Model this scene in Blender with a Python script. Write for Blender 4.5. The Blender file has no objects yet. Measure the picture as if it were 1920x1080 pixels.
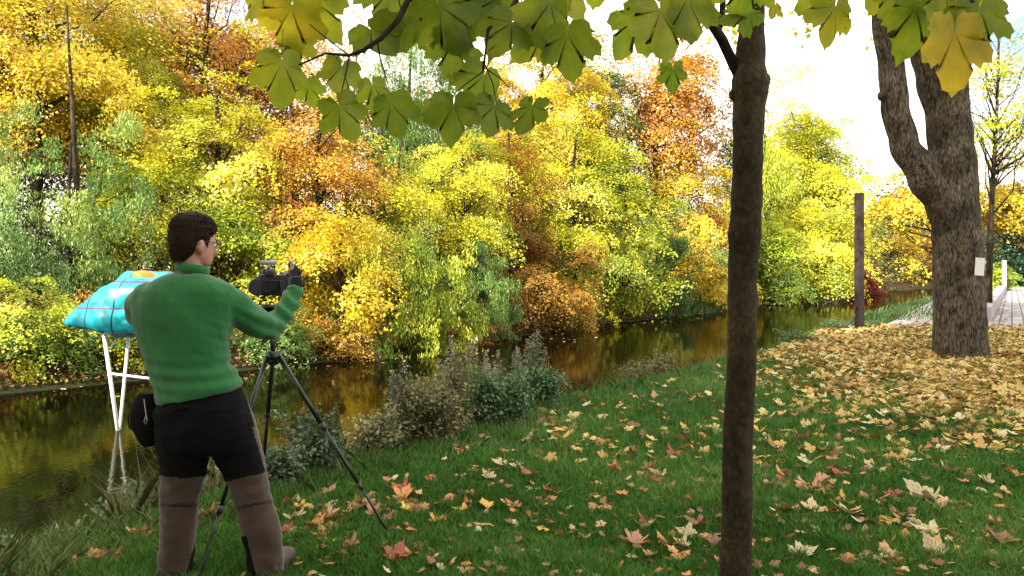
import bpy, bmesh, math, random
import numpy as np
from mathutils import Vector, Matrix, noise as mnoise
R = math.radians
rng = np.random.default_rng(7)
random.seed(7)
S = bpy.context.scene
COL = S.collection

# ------------------------------------------------------------------ camera, sky, sun, exposure
F = 1500.0; HZ = 510.0; CH = 1.5            # focal length in photo pixels, horizon row, eye height
cam_d = bpy.data.cameras.new('camera'); cam = bpy.data.objects.new('camera', cam_d); COL.objects.link(cam)
cam.location = (0, 0, CH); cam.rotation_euler = (R(90), 0, 0)
cam_d.sensor_width = 36; cam_d.lens = 36*F/1920; cam_d.shift_y = -(540-HZ)/1920
cam_d.clip_start = 0.05; cam_d.clip_end = 6000
S.camera = cam
SUN_EL = R(30); SUN_H = Vector((-0.62, -0.785)).normalized()
w = bpy.data.worlds.new('World'); S.world = w; w.use_nodes = True
nt = w.node_tree; nt.nodes.clear()
o_ = nt.nodes.new('ShaderNodeOutputWorld'); bg = nt.nodes.new('ShaderNodeBackground')
sky = nt.nodes.new('ShaderNodeTexSky'); sky.sky_type = 'NISHITA'; sky.sun_disc = False
sky.sun_elevation = SUN_EL; sky.sun_rotation = math.atan2(SUN_H.x, SUN_H.y) % (2*math.pi)
sky.dust_density = 3.0; sky.air_density = 1.0
tc = nt.nodes.new('ShaderNodeTexCoord'); mp = nt.nodes.new('ShaderNodeMapping'); mp.inputs['Scale'].default_value = (1, 1, 3.0)
nz = nt.nodes.new('ShaderNodeTexNoise'); nz.inputs['Scale'].default_value = 2.2; nz.inputs['Detail'].default_value = 6
rp = nt.nodes.new('ShaderNodeValToRGB'); rp.color_ramp.elements[0].position = .36; rp.color_ramp.elements[1].position = .56
mx = nt.nodes.new('ShaderNodeMix'); mx.data_type = 'RGBA'
mx.inputs['B'].default_value = (11.5, 10.9, 9.9, 1)
nt.links.new(tc.outputs['Generated'], mp.inputs['Vector']); nt.links.new(mp.outputs[0], nz.inputs['Vector'])
nt.links.new(nz.outputs['Fac'], rp.inputs[0]); nt.links.new(rp.outputs[0], mx.inputs['Factor'])
nt.links.new(sky.outputs[0], mx.inputs['A']); nt.links.new(mx.outputs['Result'], bg.inputs['Color'])
bg.inputs['Strength'].default_value = 0.12
nt.links.new(bg.outputs[0], o_.inputs[0])
sd = bpy.data.lights.new('sun', 'SUN'); sun = bpy.data.objects.new('sun', sd); COL.objects.link(sun)
sd.energy = 4.7; sd.angle = R(0.5); sd.color = (1, .95, .84)
sv = Vector((SUN_H.x*math.cos(SUN_EL), SUN_H.y*math.cos(SUN_EL), math.sin(SUN_EL)))
sun.rotation_euler = sv.to_track_quat('Z', 'Y').to_euler()
S.view_settings.view_transform = 'Standard'; S.view_settings.look = 'None'
S.view_settings.exposure = 1.38; S.view_settings.gamma = 1
S.render.engine = 'CYCLES'
S.cycles.max_bounces = 6; S.cycles.diffuse_bounces = 3; S.cycles.transmission_bounces = 4
S.cycles.use_denoising = True

def P(px, py, Y):
    return Vector(((px-960)/F*Y, Y, CH+(HZ-py)/F*Y))

# ------------------------------------------------------------------ helpers
def tag(o, label=None, cat=None, group=None, kind=None):
    if label: o['label'] = label
    if cat: o['category'] = cat
    if group: o['group'] = group
    if kind: o['kind'] = kind
    return o
def link(name, me, mat=None, parent=None):
    o = bpy.data.objects.new(name, me); COL.objects.link(o)
    if mat is not None and not me.materials:
        for m in (mat if isinstance(mat, (list, tuple)) else [mat]): me.materials.append(m)
    if parent is not None: o.parent = parent; o.matrix_parent_inverse = parent.matrix_basis.inverted()
    return o
def empty(name, loc=(0, 0, 0)):
    o = bpy.data.objects.new(name, None); COL.objects.link(o); o.location = loc; o.empty_display_size = .1
    return o
def quads_mesh(name, V, Fq, attrs=None, smooth=False):
    """V (n,3), Fq (m,k) constant k"""
    me = bpy.data.meshes.new(name); V = np.asarray(V, np.float32); Fq = np.asarray(Fq, np.int32)
    m, k = Fq.shape
    me.vertices.add(len(V)); me.vertices.foreach_set('co', V.ravel())
    me.loops.add(m*k); me.loops.foreach_set('vertex_index', Fq.ravel())
    me.polygons.add(m); me.polygons.foreach_set('loop_start', np.arange(0, m*k, k, dtype=np.int32))
    me.polygons.foreach_set('loop_total', np.full(m, k, np.int32))
    if smooth: me.polygons.foreach_set('use_smooth', np.ones(m, bool))
    me.update(calc_edges=True)
    for nme, arr in (attrs or {}).items():
        a = me.attributes.new(nme, 'FLOAT', 'FACE'); a.data.foreach_set('value', np.asarray(arr, np.float32))
    return me
class MB:
    def __init__(s): s.v = []; s.f = []; s.m = []
    def add(s, vs, fs, mi=0):
        n = len(s.v); s.v += [tuple(p) for p in vs]; s.f += [tuple(i+n for i in q) for q in fs]; s.m += [mi]*len(fs)
    def tube(s, pts, rad, n=8, mi=0, cap=True, twist=0):
        pts = [Vector(p) for p in pts]
        if not isinstance(rad, (list, tuple)): rad = [rad]*len(pts)
        ref = Vector((.31, .2, .93)) if abs((pts[-1]-pts[0]).normalized().z) < .9 else Vector((1, .1, 0))
        vs = []; fs = []
        for i, p in enumerate(pts):
            d = (pts[min(i+1, len(pts)-1)]-pts[max(i-1, 0)])
            d = d.normalized() if d.length > 1e-9 else Vector((0, 0, 1))
            a = d.cross(ref).normalized(); b = d.cross(a)
            for k in range(n):
                t = 2*math.pi*k/n+twist; vs.append(p+(a*math.cos(t)+b*math.sin(t))*rad[i])
        for i in range(len(pts)-1):
            for k in range(n):
                fs.append((i*n+k, i*n+(k+1) % n, (i+1)*n+(k+1) % n, (i+1)*n+k))
        if cap:
            fs.append(tuple(range(n-1, -1, -1))); fs.append(tuple((len(pts)-1)*n+k for k in range(n)))
        s.add(vs, fs, mi)
    def box(s, c, h, M=None, mi=0):
        c = Vector(c); vs = []
        for x in (-1, 1):
            for y in (-1, 1):
                for z in (-1, 1):
                    q = Vector((x*h[0], y*h[1], z*h[2])); vs.append(c+(M @ q if M else q))
        s.add(vs, [(0, 1, 3, 2), (4, 6, 7, 5), (0, 4, 5, 1), (2, 3, 7, 6), (0, 2, 6, 4), (1, 5, 7, 3)], mi)
    def ell(s, c, r, M=None, nu=16, nv=10, mi=0):
        c = Vector(c); vs = []; fs = []
        for j in range(1, nv):
            ph = math.pi*j/nv
            for i in range(nu):
                t = 2*math.pi*i/nu
                q = Vector((r[0]*math.sin(ph)*math.cos(t), r[1]*math.sin(ph)*math.sin(t), r[2]*math.cos(ph)))
                vs.append(c+(M @ q if M else q))
        top = len(vs); q = Vector((0, 0, r[2])); vs.append(c+(M @ q if M else q)); vs.append(c-(M @ q if M else q))
        for j in range(nv-2):
            for i in range(nu):
                fs.append((j*nu+i, (j+1)*nu+i, (j+1)*nu+(i+1) % nu, j*nu+(i+1) % nu))
        for i in range(nu):
            fs.append((top, i, (i+1) % nu)); fs.append((top+1, (nv-2)*nu+(i+1) % nu, (nv-2)*nu+i))
        s.add(vs, fs, mi)
    def loft(s, rings, n=28, ex=2.3, mi=0):
        """rings: (centre, rx, ry, roll) horizontal super-ellipses; roll tilts about Y"""
        vs = []; fs = []
        for rg in rings:
            c, rx, ry = Vector(rg[0]), rg[1], rg[2]; roll = rg[3] if len(rg) > 3 else 0
            yaw = rg[4] if len(rg) > 4 else 0
            M = Matrix.Rotation(yaw, 3, 'Z') @ Matrix.Rotation(roll, 3, 'Y')
            for k in range(n):
                t = 2*math.pi*k/n; ct, st = math.cos(t), math.sin(t)
                q = Vector((rx*math.copysign(abs(ct)**(2/ex), ct), ry*math.copysign(abs(st)**(2/ex), st), 0))
                vs.append(c+M @ q)
        m = len(rings)
        for i in range(m-1):
            for k in range(n): fs.append((i*n+k, i*n+(k+1) % n, (i+1)*n+(k+1) % n, (i+1)*n+k))
        fs.append(tuple(range(n-1, -1, -1))); fs.append(tuple((m-1)*n+k for k in range(n)))
        s.add(vs, fs, mi)
    def build(s, name, mat, parent=None, smooth=True):
        me = bpy.data.meshes.new(name); me.from_pydata(s.v, [], s.f); me.update()
        bm = bmesh.new(); bm.from_mesh(me); bmesh.ops.recalc_face_normals(bm, faces=bm.faces); bm.to_mesh(me); bm.free()
        for m in (mat if isinstance(mat, (list, tuple)) else [mat]): me.materials.append(m)
        me.polygons.foreach_set('material_index', s.m)
        me.polygons.foreach_set('use_smooth', [smooth]*len(me.polygons))
        return link(name, me, None, parent)
def remeshed(name, mb, vox, mat, parent=None, smooth_it=6, fold=None):
    """fuse the lofts of mb into one continuous surface and bake it"""
    o = mb.build(name, mat if not isinstance(mat, (list, tuple)) else mat[0])
    md = o.modifiers.new('r', 'REMESH'); md.mode = 'VOXEL'; md.voxel_size = vox
    ms = o.modifiers.new('s', 'SMOOTH'); ms.factor = .6; ms.iterations = smooth_it
    dg = bpy.context.evaluated_depsgraph_get()
    me = bpy.data.meshes.new_from_object(o.evaluated_get(dg)); old = o.data
    bpy.data.objects.remove(o); bpy.data.meshes.remove(old)
    me.name = name; me.materials.clear()
    for m in (mat if isinstance(mat, (list, tuple)) else [mat]): me.materials.append(m)
    if fold:
        N = [v.normal.copy() for v in me.vertices]
        for v, n in zip(me.vertices, N): v.co = v.co + n*fold(v.co, n)
    me.polygons.foreach_set('use_smooth', [True]*len(me.polygons)); me.update()
    return link(name, me, None, parent)

# ------------------------------------------------------------------ materials
def newmat(name):
    m = bpy.data.materials.new(name); m.use_nodes = True
    t = m.node_tree; b = t.nodes['Principled BSDF']; return m, t, b
def node(t, typ, **kw):
    n = t.nodes.new(typ)
    for k, v in kw.items():
        if k in n.inputs: n.inputs[k].default_value = v
        else: setattr(n, k, v)
    return n
def ramp(t, fac, cols, pos=None, interp='LINEAR'):
    r = t.nodes.new('ShaderNodeValToRGB'); cr = r.color_ramp; cr.interpolation = interp
    pos = pos or [i/(len(cols)-1) for i in range(len(cols))]
    while len(cr.elements) < len(cols): cr.elements.new(.5)
    for e, c, p in zip(cr.elements, cols, pos): e.position = p; e.color = (*c, 1)
    t.links.new(fac, r.inputs[0]); return r.outputs[0]
def simple(name, col, rough=.6, var=.15, scale=20, bump=0.0, metal=0, spec=.5, bscale=None):
    m, t, b = newmat(name)
    tc = node(t, 'ShaderNodeTexCoord'); n = node(t, 'ShaderNodeTexNoise', Scale=scale, Detail=5.0)
    t.links.new(tc.outputs['Object'], n.inputs['Vector'])
    c0 = tuple(max(0, x*(1-var)) for x in col); c1 = tuple(min(1, x*(1+var)) for x in col)
    t.links.new(ramp(t, n.outputs['Fac'], [c0, c1], [.3, .7]), b.inputs['Base Color'])
    b.inputs['Roughness'].default_value = rough; b.inputs['Metallic'].default_value = metal
    b.inputs['Specular IOR Level'].default_value = spec
    if bump:
        n2 = node(t, 'ShaderNodeTexNoise', Scale=bscale or scale*4, Detail=6.0); t.links.new(tc.outputs['Object'], n2.inputs['Vector'])
        bp = node(t, 'ShaderNodeBump', Strength=bump, Distance=.01)
        t.links.new(n2.outputs['Fac'], bp.inputs['Height']); t.links.new(bp.outputs[0], b.inputs['Normal'])
    return m
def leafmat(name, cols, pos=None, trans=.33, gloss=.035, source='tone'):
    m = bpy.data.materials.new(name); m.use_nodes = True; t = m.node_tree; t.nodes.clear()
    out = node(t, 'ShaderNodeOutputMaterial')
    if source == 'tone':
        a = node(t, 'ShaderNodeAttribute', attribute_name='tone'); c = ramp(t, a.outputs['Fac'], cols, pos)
    else:
        oi = node(t, 'ShaderNodeObjectInfo'); tc = node(t, 'ShaderNodeTexCoord')
        n = node(t, 'ShaderNodeTexNoise', Scale=9.0, Detail=4.0); t.links.new(tc.outputs['Object'], n.inputs['Vector'])
        g = ramp(t, n.outputs['Fac'], [(.45, .42, .4), (1, 1, 1), (1.0, .95, .8)], [.3, .5, .75])
        mm = node(t, 'ShaderNodeMix', data_type='RGBA', blend_type='MULTIPLY'); mm.inputs['Factor'].default_value = 1
        t.links.new(oi.outputs['Color'], mm.inputs['A']); t.links.new(g, mm.inputs['B']); c = veins(t, tc.outputs['Object'], mm.outputs['Result'], (.5, .42, .22), .4, .012)
    d = node(t, 'ShaderNodeBsdfDiffuse'); tr = node(t, 'ShaderNodeBsdfTranslucent'); gl = node(t, 'ShaderNodeBsdfGlossy', Roughness=.38)
    t.links.new(c, d.inputs['Color']); t.links.new(c, tr.inputs['Color'])
    m1 = node(t, 'ShaderNodeMixShader'); m1.inputs[0].default_value = trans
    t.links.new(d.outputs[0], m1.inputs[1]); t.links.new(tr.outputs[0], m1.inputs[2])
    m2 = node(t, 'ShaderNodeMixShader'); m2.inputs[0].default_value = gloss
    t.links.new(m1.outputs[0], m2.inputs[1]); t.links.new(gl.outputs[0], m2.inputs[2]); t.links.new(m2.outputs[0], out.inputs[0])
    return m
def veins(t, vec, col, tint, amount=.6, wd=.010):
    """five palmate veins from the leaf base, in the leaf's own coordinates"""
    def M_(op, a, b=None, c=None):
        n = node(t, 'ShaderNodeMath', operation=op)
        for i, v in enumerate((a, b, c)):
            if v is None: continue
            if isinstance(v, (int, float)): n.inputs[i].default_value = v
            else: t.links.new(v, n.inputs[i])
        return n.outputs[0]
    sp = node(t, 'ShaderNodeSeparateXYZ'); t.links.new(vec, sp.inputs[0]); x = sp.outputs['X']; y = M_('ADD', sp.outputs['Y'], .30)
    ang = M_('ARCTAN2', x, y); rr = M_('SQRT', M_('ADD', M_('MULTIPLY', x, x), M_('MULTIPLY', y, y)))
    d = M_('MULTIPLY', M_('PINGPONG', ang, .34), rr); main = M_('LESS_THAN', d, wd)
    side = M_('LESS_THAN', M_('PINGPONG', M_('ADD', M_('SUBTRACT', rr, M_('MULTIPLY', M_('PINGPONG', ang, .34), .9)), 0), .055), wd*.33)
    k = M_('MULTIPLY', M_('MAXIMUM', main, M_('MULTIPLY', side, .35)), amount)
    mm = node(t, 'ShaderNodeMix', data_type='RGBA'); mm.inputs['B'].default_value = (*tint, 1); t.links.new(k, mm.inputs['Factor']); t.links.new(col, mm.inputs['A'])
    return mm.outputs['Result']
def barkmat(name, c0, c1, scale=14, zs=.18, bump=.8, spots=None):
    m, t, b = newmat(name)
    tc = node(t, 'ShaderNodeTexCoord'); mp = node(t, 'ShaderNodeMapping'); mp.inputs['Scale'].default_value = (1, 1, zs)
    t.links.new(tc.outputs['Object'], mp.inputs[0])
    n = node(t, 'ShaderNodeTexNoise', Scale=scale, Detail=8.0, Roughness=.65, Distortion=.6); t.links.new(mp.outputs[0], n.inputs['Vector'])
    v = node(t, 'ShaderNodeTexVoronoi', Scale=scale*1.3, feature='DISTANCE_TO_EDGE'); t.links.new(mp.outputs[0], v.inputs['Vector'])
    mth = node(t, 'ShaderNodeMath', operation='MULTIPLY_ADD'); mth.inputs[1].default_value = .6
    t.links.new(v.outputs['Distance'], mth.inputs[0]); t.links.new(n.outputs['Fac'], mth.inputs[2])
    t.links.new(ramp(t, mth.outputs[0], [c0, c1], [.42, .78]), b.inputs['Base Color'])
    n3 = node(t, 'ShaderNodeTexNoise', Scale=2.2, Detail=4.0); t.links.new(tc.outputs['Object'], n3.inputs['Vector'])
    mm = node(t, 'ShaderNodeMix', data_type='RGBA', blend_type='MULTIPLY'); mm.inputs['Factor'].default_value = 1
    t.links.new(b.inputs['Base Color'].links[0].from_socket, mm.inputs['A'])
    t.links.new(ramp(t, n3.outputs['Fac'], [(.5, .5, .42), (1.15, 1.1, 1.05)], [.38, .62]), mm.inputs['B']); t.links.new(mm.outputs['Result'], b.inputs['Base Color'])
    bp = node(t, 'ShaderNodeBump', Strength=bump, Distance=.03); t.links.new(mth.outputs[0], bp.inputs['Height'])
    t.links.new(bp.outputs[0], b.inputs['Normal']); b.inputs['Roughness'].default_value = .9
    b.inputs['Specular IOR Level'].default_value = .2
    return m
BARK_DK = barkmat('dark_bark', (.012, .009, .006), (.075, .055, .04), 9)
BARK_BIG = barkmat('furrowed_bark', (.016, .012, .008), (.20, .165, .125), 24, .24, 1.0)
BARK_YOUNG = barkmat('smooth_bark', (.026, .020, .010), (.070, .052, .027), 34, .7, .25)

# ------------------------------------------------------------------ terrain
near_w = np.array([(-60, -75), (-24, -24), (-9, -3.5), (-3.8, 4.9), (-2.6, 6.9), (-1.6, 8.2), (-.6, 10.2), (.6, 11.7), (2.1, 13.9), (4.3, 17.2), (6.5, 21.1), (11, 28.5), (22, 46), (40, 74), (75, 110), (160, 190)], float)
far_w = np.array([(-75, -65), (-35, -17), (-16, 6), (-8.8, 13.7), (-4.4, 18.5), (-1.65, 22.5), (3.1, 31.5), (8.9, 39.5), (15.8, 50), (30, 72), (40, 86), (70, 120), (150, 205)], float)
def pdist(x, y, pl):
    best = np.full(x.shape, 1e9); side = np.ones(x.shape)
    for (ax, ay), (bx, by) in zip(pl[:-1], pl[1:]):
        dx, dy = bx-ax, by-ay; L = dx*dx+dy*dy
        t = np.clip(((x-ax)*dx+(y-ay)*dy)/L, 0, 1)
        qx, qy = ax+t*dx, ay+t*dy; d = np.hypot(x-qx, y-qy)
        cr = dx*(y-ay)-dy*(x-ax); m = d < best
        best = np.where(m, d, best); side = np.where(m, np.sign(cr), side)
    return best*side            # >0 to the left of the line (across the river)
def sst(a, b, t):
    t = np.clip((t-a)/(b-a), 0, 1); return t*t*(3-2*t)
WZ = -.6
def wob(x, y, s=1.0):
    return (np.sin(x*1.7*s+np.sin(y*1.3*s)*1.5)+np.sin(y*2.1*s+1.3+np.sin(x*.9*s)*1.7)+np.sin((x+y)*.7*s))*.33
def gz(x, y):
    x = np.asarray(x, float); y = np.asarray(y, float)
    dn = -pdist(x, y, near_w); df = pdist(x, y, far_w)
    zn = WZ+.02+.60*sst(0, 1.6, dn)+.02*wob(x, y, .8)*sst(1, 3, dn)
    zf = WZ+.02+.55*sst(-.1, 1.6, df)+.07*np.clip(df-1, 0, 22)+.06*wob(x, y, 1.1)*sst(0, 1, df)
    zi = WZ-.75*sst(0, 1.2, np.minimum(-dn, -df))-.02
    return np.where(dn > 0, zn, np.where(df > 0, zf, zi))
def G(x, y): return float(gz(np.array([x]), np.array([y]))[0])
def axis(lo, hi, c0, c1, fine, grow=1.09):
    a = list(np.arange(c0, c1, fine)); s = fine; v = c1
    while v < hi: a.append(v); s *= grow; v += s
    a.append(hi); s = fine; v = c0-fine; b = []
    while v > lo: b.append(v); s *= grow; v -= s
    b.append(lo); return np.array(sorted(b)+a)
xs = axis(-1800, 1800, -12, 14, .2); ys = axis(-1500, 2500, 2, 34, .2)
GX, GY = np.meshgrid(xs, ys); GZ = gz(GX, GY)
V = np.stack([GX.ravel(), GY.ravel(), GZ.ravel()], 1); nx, ny = len(xs), len(ys)
ii = (np.arange(ny-1)[:, None]*nx+np.arange(nx-1)[None, :]).ravel()
me = quads_mesh('ground', V, np.stack([ii, ii+1, ii+nx+1, ii+nx], 1), smooth=True)
cxs = V[:, 0]; cys = V[:, 1]
fs_ = pdist(cxs, cys, far_w); ns_ = -pdist(cxs, cys, near_w)
a = me.attributes.new('far_side', 'FLOAT', 'POINT'); a.data.foreach_set('value', sst(.2, 1.0, fs_+.3*wob(cxs, cys, 2)).astype(np.float32))
a = me.attributes.new('bank', 'FLOAT', 'POINT'); a.data.foreach_set('value', (1-sst(.1, .9, ns_)).astype(np.float32))
m, t, b = newmat('lawn_and_soil')
tc = node(t, 'ShaderNodeTexCoord')
n1 = node(t, 'ShaderNodeTexNoise', Scale=.9, Detail=6.0); n2 = node(t, 'ShaderNodeTexNoise', Scale=38.0, Detail=6.0, Roughness=.7); n3 = node(t, 'ShaderNodeTexNoise', Scale=9.0, Detail=8.0, Roughness=.75)
for q in (n1, n2, n3): t.links.new(tc.outputs['Object'], q.inputs['Vector'])
gcol = ramp(t, n2.outputs['Fac'], [(.022, .018, .008), (.03, .06, .014), (.045, .10, .02)], [.3, .5, .7])
scol = ramp(t, n3.outputs['Fac'], [(.016, .01, .006), (.06, .035, .015), (.10, .06, .02), (.32, .22, .05)], [.3, .5, .62, .8])
bcol = ramp(t, n3.outputs['Fac'], [(.012, .010, .006), (.035, .04, .012)], [.35, .65])
a1 = node(t, 'ShaderNodeAttribute', attribute_name='far_side'); a2 = node(t, 'ShaderNodeAttribute', attribute_name='bank')
mA = node(t, 'ShaderNodeMix', data_type='RGBA'); mB = node(t, 'ShaderNodeMix', data_type='RGBA')
t.links.new(a2.outputs['Fac'], mA.inputs['Factor']); t.links.new(gcol, mA.inputs['A']); t.links.new(bcol, mA.inputs['B'])
t.links.new(a1.outputs['Fac'], mB.inputs['Factor']); t.links.new(mA.outputs['Result'], mB.inputs['A']); t.links.new(scol, mB.inputs['B'])
t.links.new(mB.outputs['Result'], b.inputs['Base Color']); b.inputs['Roughness'].default_value = .95; b.inputs['Specular IOR Level'].default_value = .1
bp = node(t, 'ShaderNodeBump', Strength=.9, Distance=.03); t.links.new(n3.outputs['Fac'], bp.inputs['Height']); t.links.new(bp.outputs[0], b.inputs['Normal'])
tag(link('ground', me, m), kind='structure')

# water: one sheet between the banks (edges tucked under them)
def shift(pl, d):
    pl = np.array(pl); out = []
    for i in range(len(pl)):
        t_ = pl[min(i+1, len(pl)-1)]-pl[max(i-1, 0)]; t_ /= np.hypot(*t_); out.append(pl[i]+d*np.array([-t_[1], t_[0]]))
    return np.array(out)
def resample(pl, n):
    s = np.r_[0, np.cumsum(np.hypot(*np.diff(pl, axis=0).T))]; u = np.linspace(0, s[-1], n)
    return np.stack([np.interp(u, s, pl[:, 0]), np.interp(u, s, pl[:, 1])], 1)
A_ = resample(shift(near_w, -.5), 120); B_ = resample(shift(far_w, .5), 120)
V = np.concatenate([np.c_[A_, np.full(120, WZ)], np.c_[B_, np.full(120, WZ)]]); i = np.arange(119)
me = quads_mesh('river_water', V, np.stack([i, i+1, i+121, i+120], 1))
m, t, b = newmat('river_water')
b.inputs['Base Color'].default_value = (.010, .010, .004, 1); b.inputs['Roughness'].default_value = .03; b.inputs['IOR'].default_value = 1.33
b.inputs['Specular IOR Level'].default_value = .6
tc = node(t, 'ShaderNodeTexCoord'); mp = node(t, 'ShaderNodeMapping'); mp.inputs['Rotation'].default_value = (0, 0, R(-25)); mp.inputs['Scale'].default_value = (1.6, .8, 1)
t.links.new(tc.outputs['Object'], mp.inputs[0])
n1 = node(t, 'ShaderNodeTexNoise', Scale=9.0, Detail=3.0, Distortion=.5); n2 = node(t, 'ShaderNodeTexNoise', Scale=1.3, Detail=3.0)
t.links.new(mp.outputs[0], n1.inputs['Vector']); t.links.new(tc.outputs['Object'], n2.inputs['Vector'])
mt = node(t, 'ShaderNodeMath', operation='MULTIPLY'); t.links.new(n1.outputs['Fac'], mt.inputs[0]); t.links.new(n2.outputs['Fac'], mt.inputs[1])
bp = node(t, 'ShaderNodeBump', Strength=.20, Distance=.014); t.links.new(mt.outputs[0], bp.inputs['Height'])
df_ = node(t, 'ShaderNodeBsdfDiffuse'); df_.inputs['Color'].default_value = (.0035, .003, .001, 1); gs = node(t, 'ShaderNodeBsdfGlossy', Roughness=.012); gs.inputs['Color'].default_value = (.58, .55, .47, 1)
fr = node(t, 'ShaderNodeFresnel', IOR=1.30); ms_ = node(t, 'ShaderNodeMixShader')
t.links.new(bp.outputs[0], fr.inputs['Normal']); t.links.new(bp.outputs[0], gs.inputs['Normal']); t.links.new(fr.outputs[0], ms_.inputs[0]); t.links.new(df_.outputs[0], ms_.inputs[1]); t.links.new(gs.outputs[0], ms_.inputs[2])
t.links.new(ms_.outputs[0], t.nodes['Material Output'].inputs['Surface'])
tag(link('river_water', me, m), kind='structure')

# paved terrace (running bond pavers), turned to the direction of the river walk
m, t, b = newmat('clay_pavers')
tc = node(t, 'ShaderNodeTexCoord'); mp = node(t, 'ShaderNodeMapping'); mp.inputs['Rotation'].default_value = (0, 0, R(-58)); t.links.new(tc.outputs['Object'], mp.inputs[0])
br = node(t, 'ShaderNodeTexBrick', Scale=1.0); br.inputs['Brick Width'].default_value = .55; br.inputs['Row Height'].default_value = .3
br.inputs['Mortar Size'].default_value = .022; br.inputs['Color1'].default_value = (.27, .25, .27, 1); br.inputs['Color2'].default_value = (.36, .33, .35, 1); br.inputs['Mortar'].default_value = (.07, .06, .06, 1)
t.links.new(mp.outputs[0], br.inputs['Vector']); n1 = node(t, 'ShaderNodeTexNoise', Scale=3.0, Detail=6.0); t.links.new(tc.outputs['Object'], n1.inputs['Vector'])
mm = node(t, 'ShaderNodeMix', data_type='RGBA', blend_type='MULTIPLY'); mm.inputs['Factor'].default_value = 1
t.links.new(br.outputs['Color'], mm.inputs['A']); t.links.new(ramp(t, n1.outputs['Fac'], [(.6, .58, .55), (1.1, 1.1, 1.1)], [.3, .7]), mm.inputs['B'])
t.links.new(mm.outputs['Result'], b.inputs['Base Color']); b.inputs['Roughness'].default_value = .85
mb = MB(); q = [(9.6, 20.9), (27, 50), (48, 78), (90, 78), (70, 20.9)]
n = len(q); mb.add([(x, y, .05) for x, y in q]+[(x, y, -.15) for x, y in q], [tuple(range(n))]+[(i, (i+1) % n, n+(i+1) % n, n+i) for i in range(n)])
tag(mb.build('terrace_paving', m, smooth=False), kind='structure')

# ------------------------------------------------------------------ foliage
def unit(a): return a/np.maximum(np.linalg.norm(a, axis=-1, keepdims=True), 1e-9)
def leaves(C, Nrm, tone, size, style='maple', r=rng):
    """one small folded leaf per centre"""
    n = len(C); Nrm = unit(Nrm)
    a = unit(np.cross(Nrm, r.normal(size=(n, 3))))
    if style == 'willow': a = unit(a*.4+np.array([0, 0, -1.0])+r.normal(size=(n, 3))*.25); Nrm = unit(np.cross(a, r.normal(size=(n, 3))))
    else: a = unit(a+np.array([0, 0, -.35]))
    b_ = unit(np.cross(Nrm, a)); s = (size*r.uniform(.6, 1.25, n))[:, None]
    wd = {'maple': .46, 'fine': .34, 'willow': .12, 'oval': .3}[style]
    fold = Nrm*s*.12
    if style == 'maple':   # three blunt lobes: 6-gon dart
        V = np.stack([C-a*s*.42, C-a*s*.16+b_*s*wd+fold, C+a*s*.12+b_*s*.2, C+a*s*.58, C+a*s*.12-b_*s*.2, C-a*s*.16-b_*s*wd+fold], 1)
        k = 6
    else:
        V = np.stack([C-a*s*.5, C+b_*s*wd+fold, C+a*s*.5, C-b_*s*wd+fold], 1); k = 4
    Fq = np.arange(n*k).reshape(n, k)
    return V.reshape(-1, 3), Fq, tone
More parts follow.
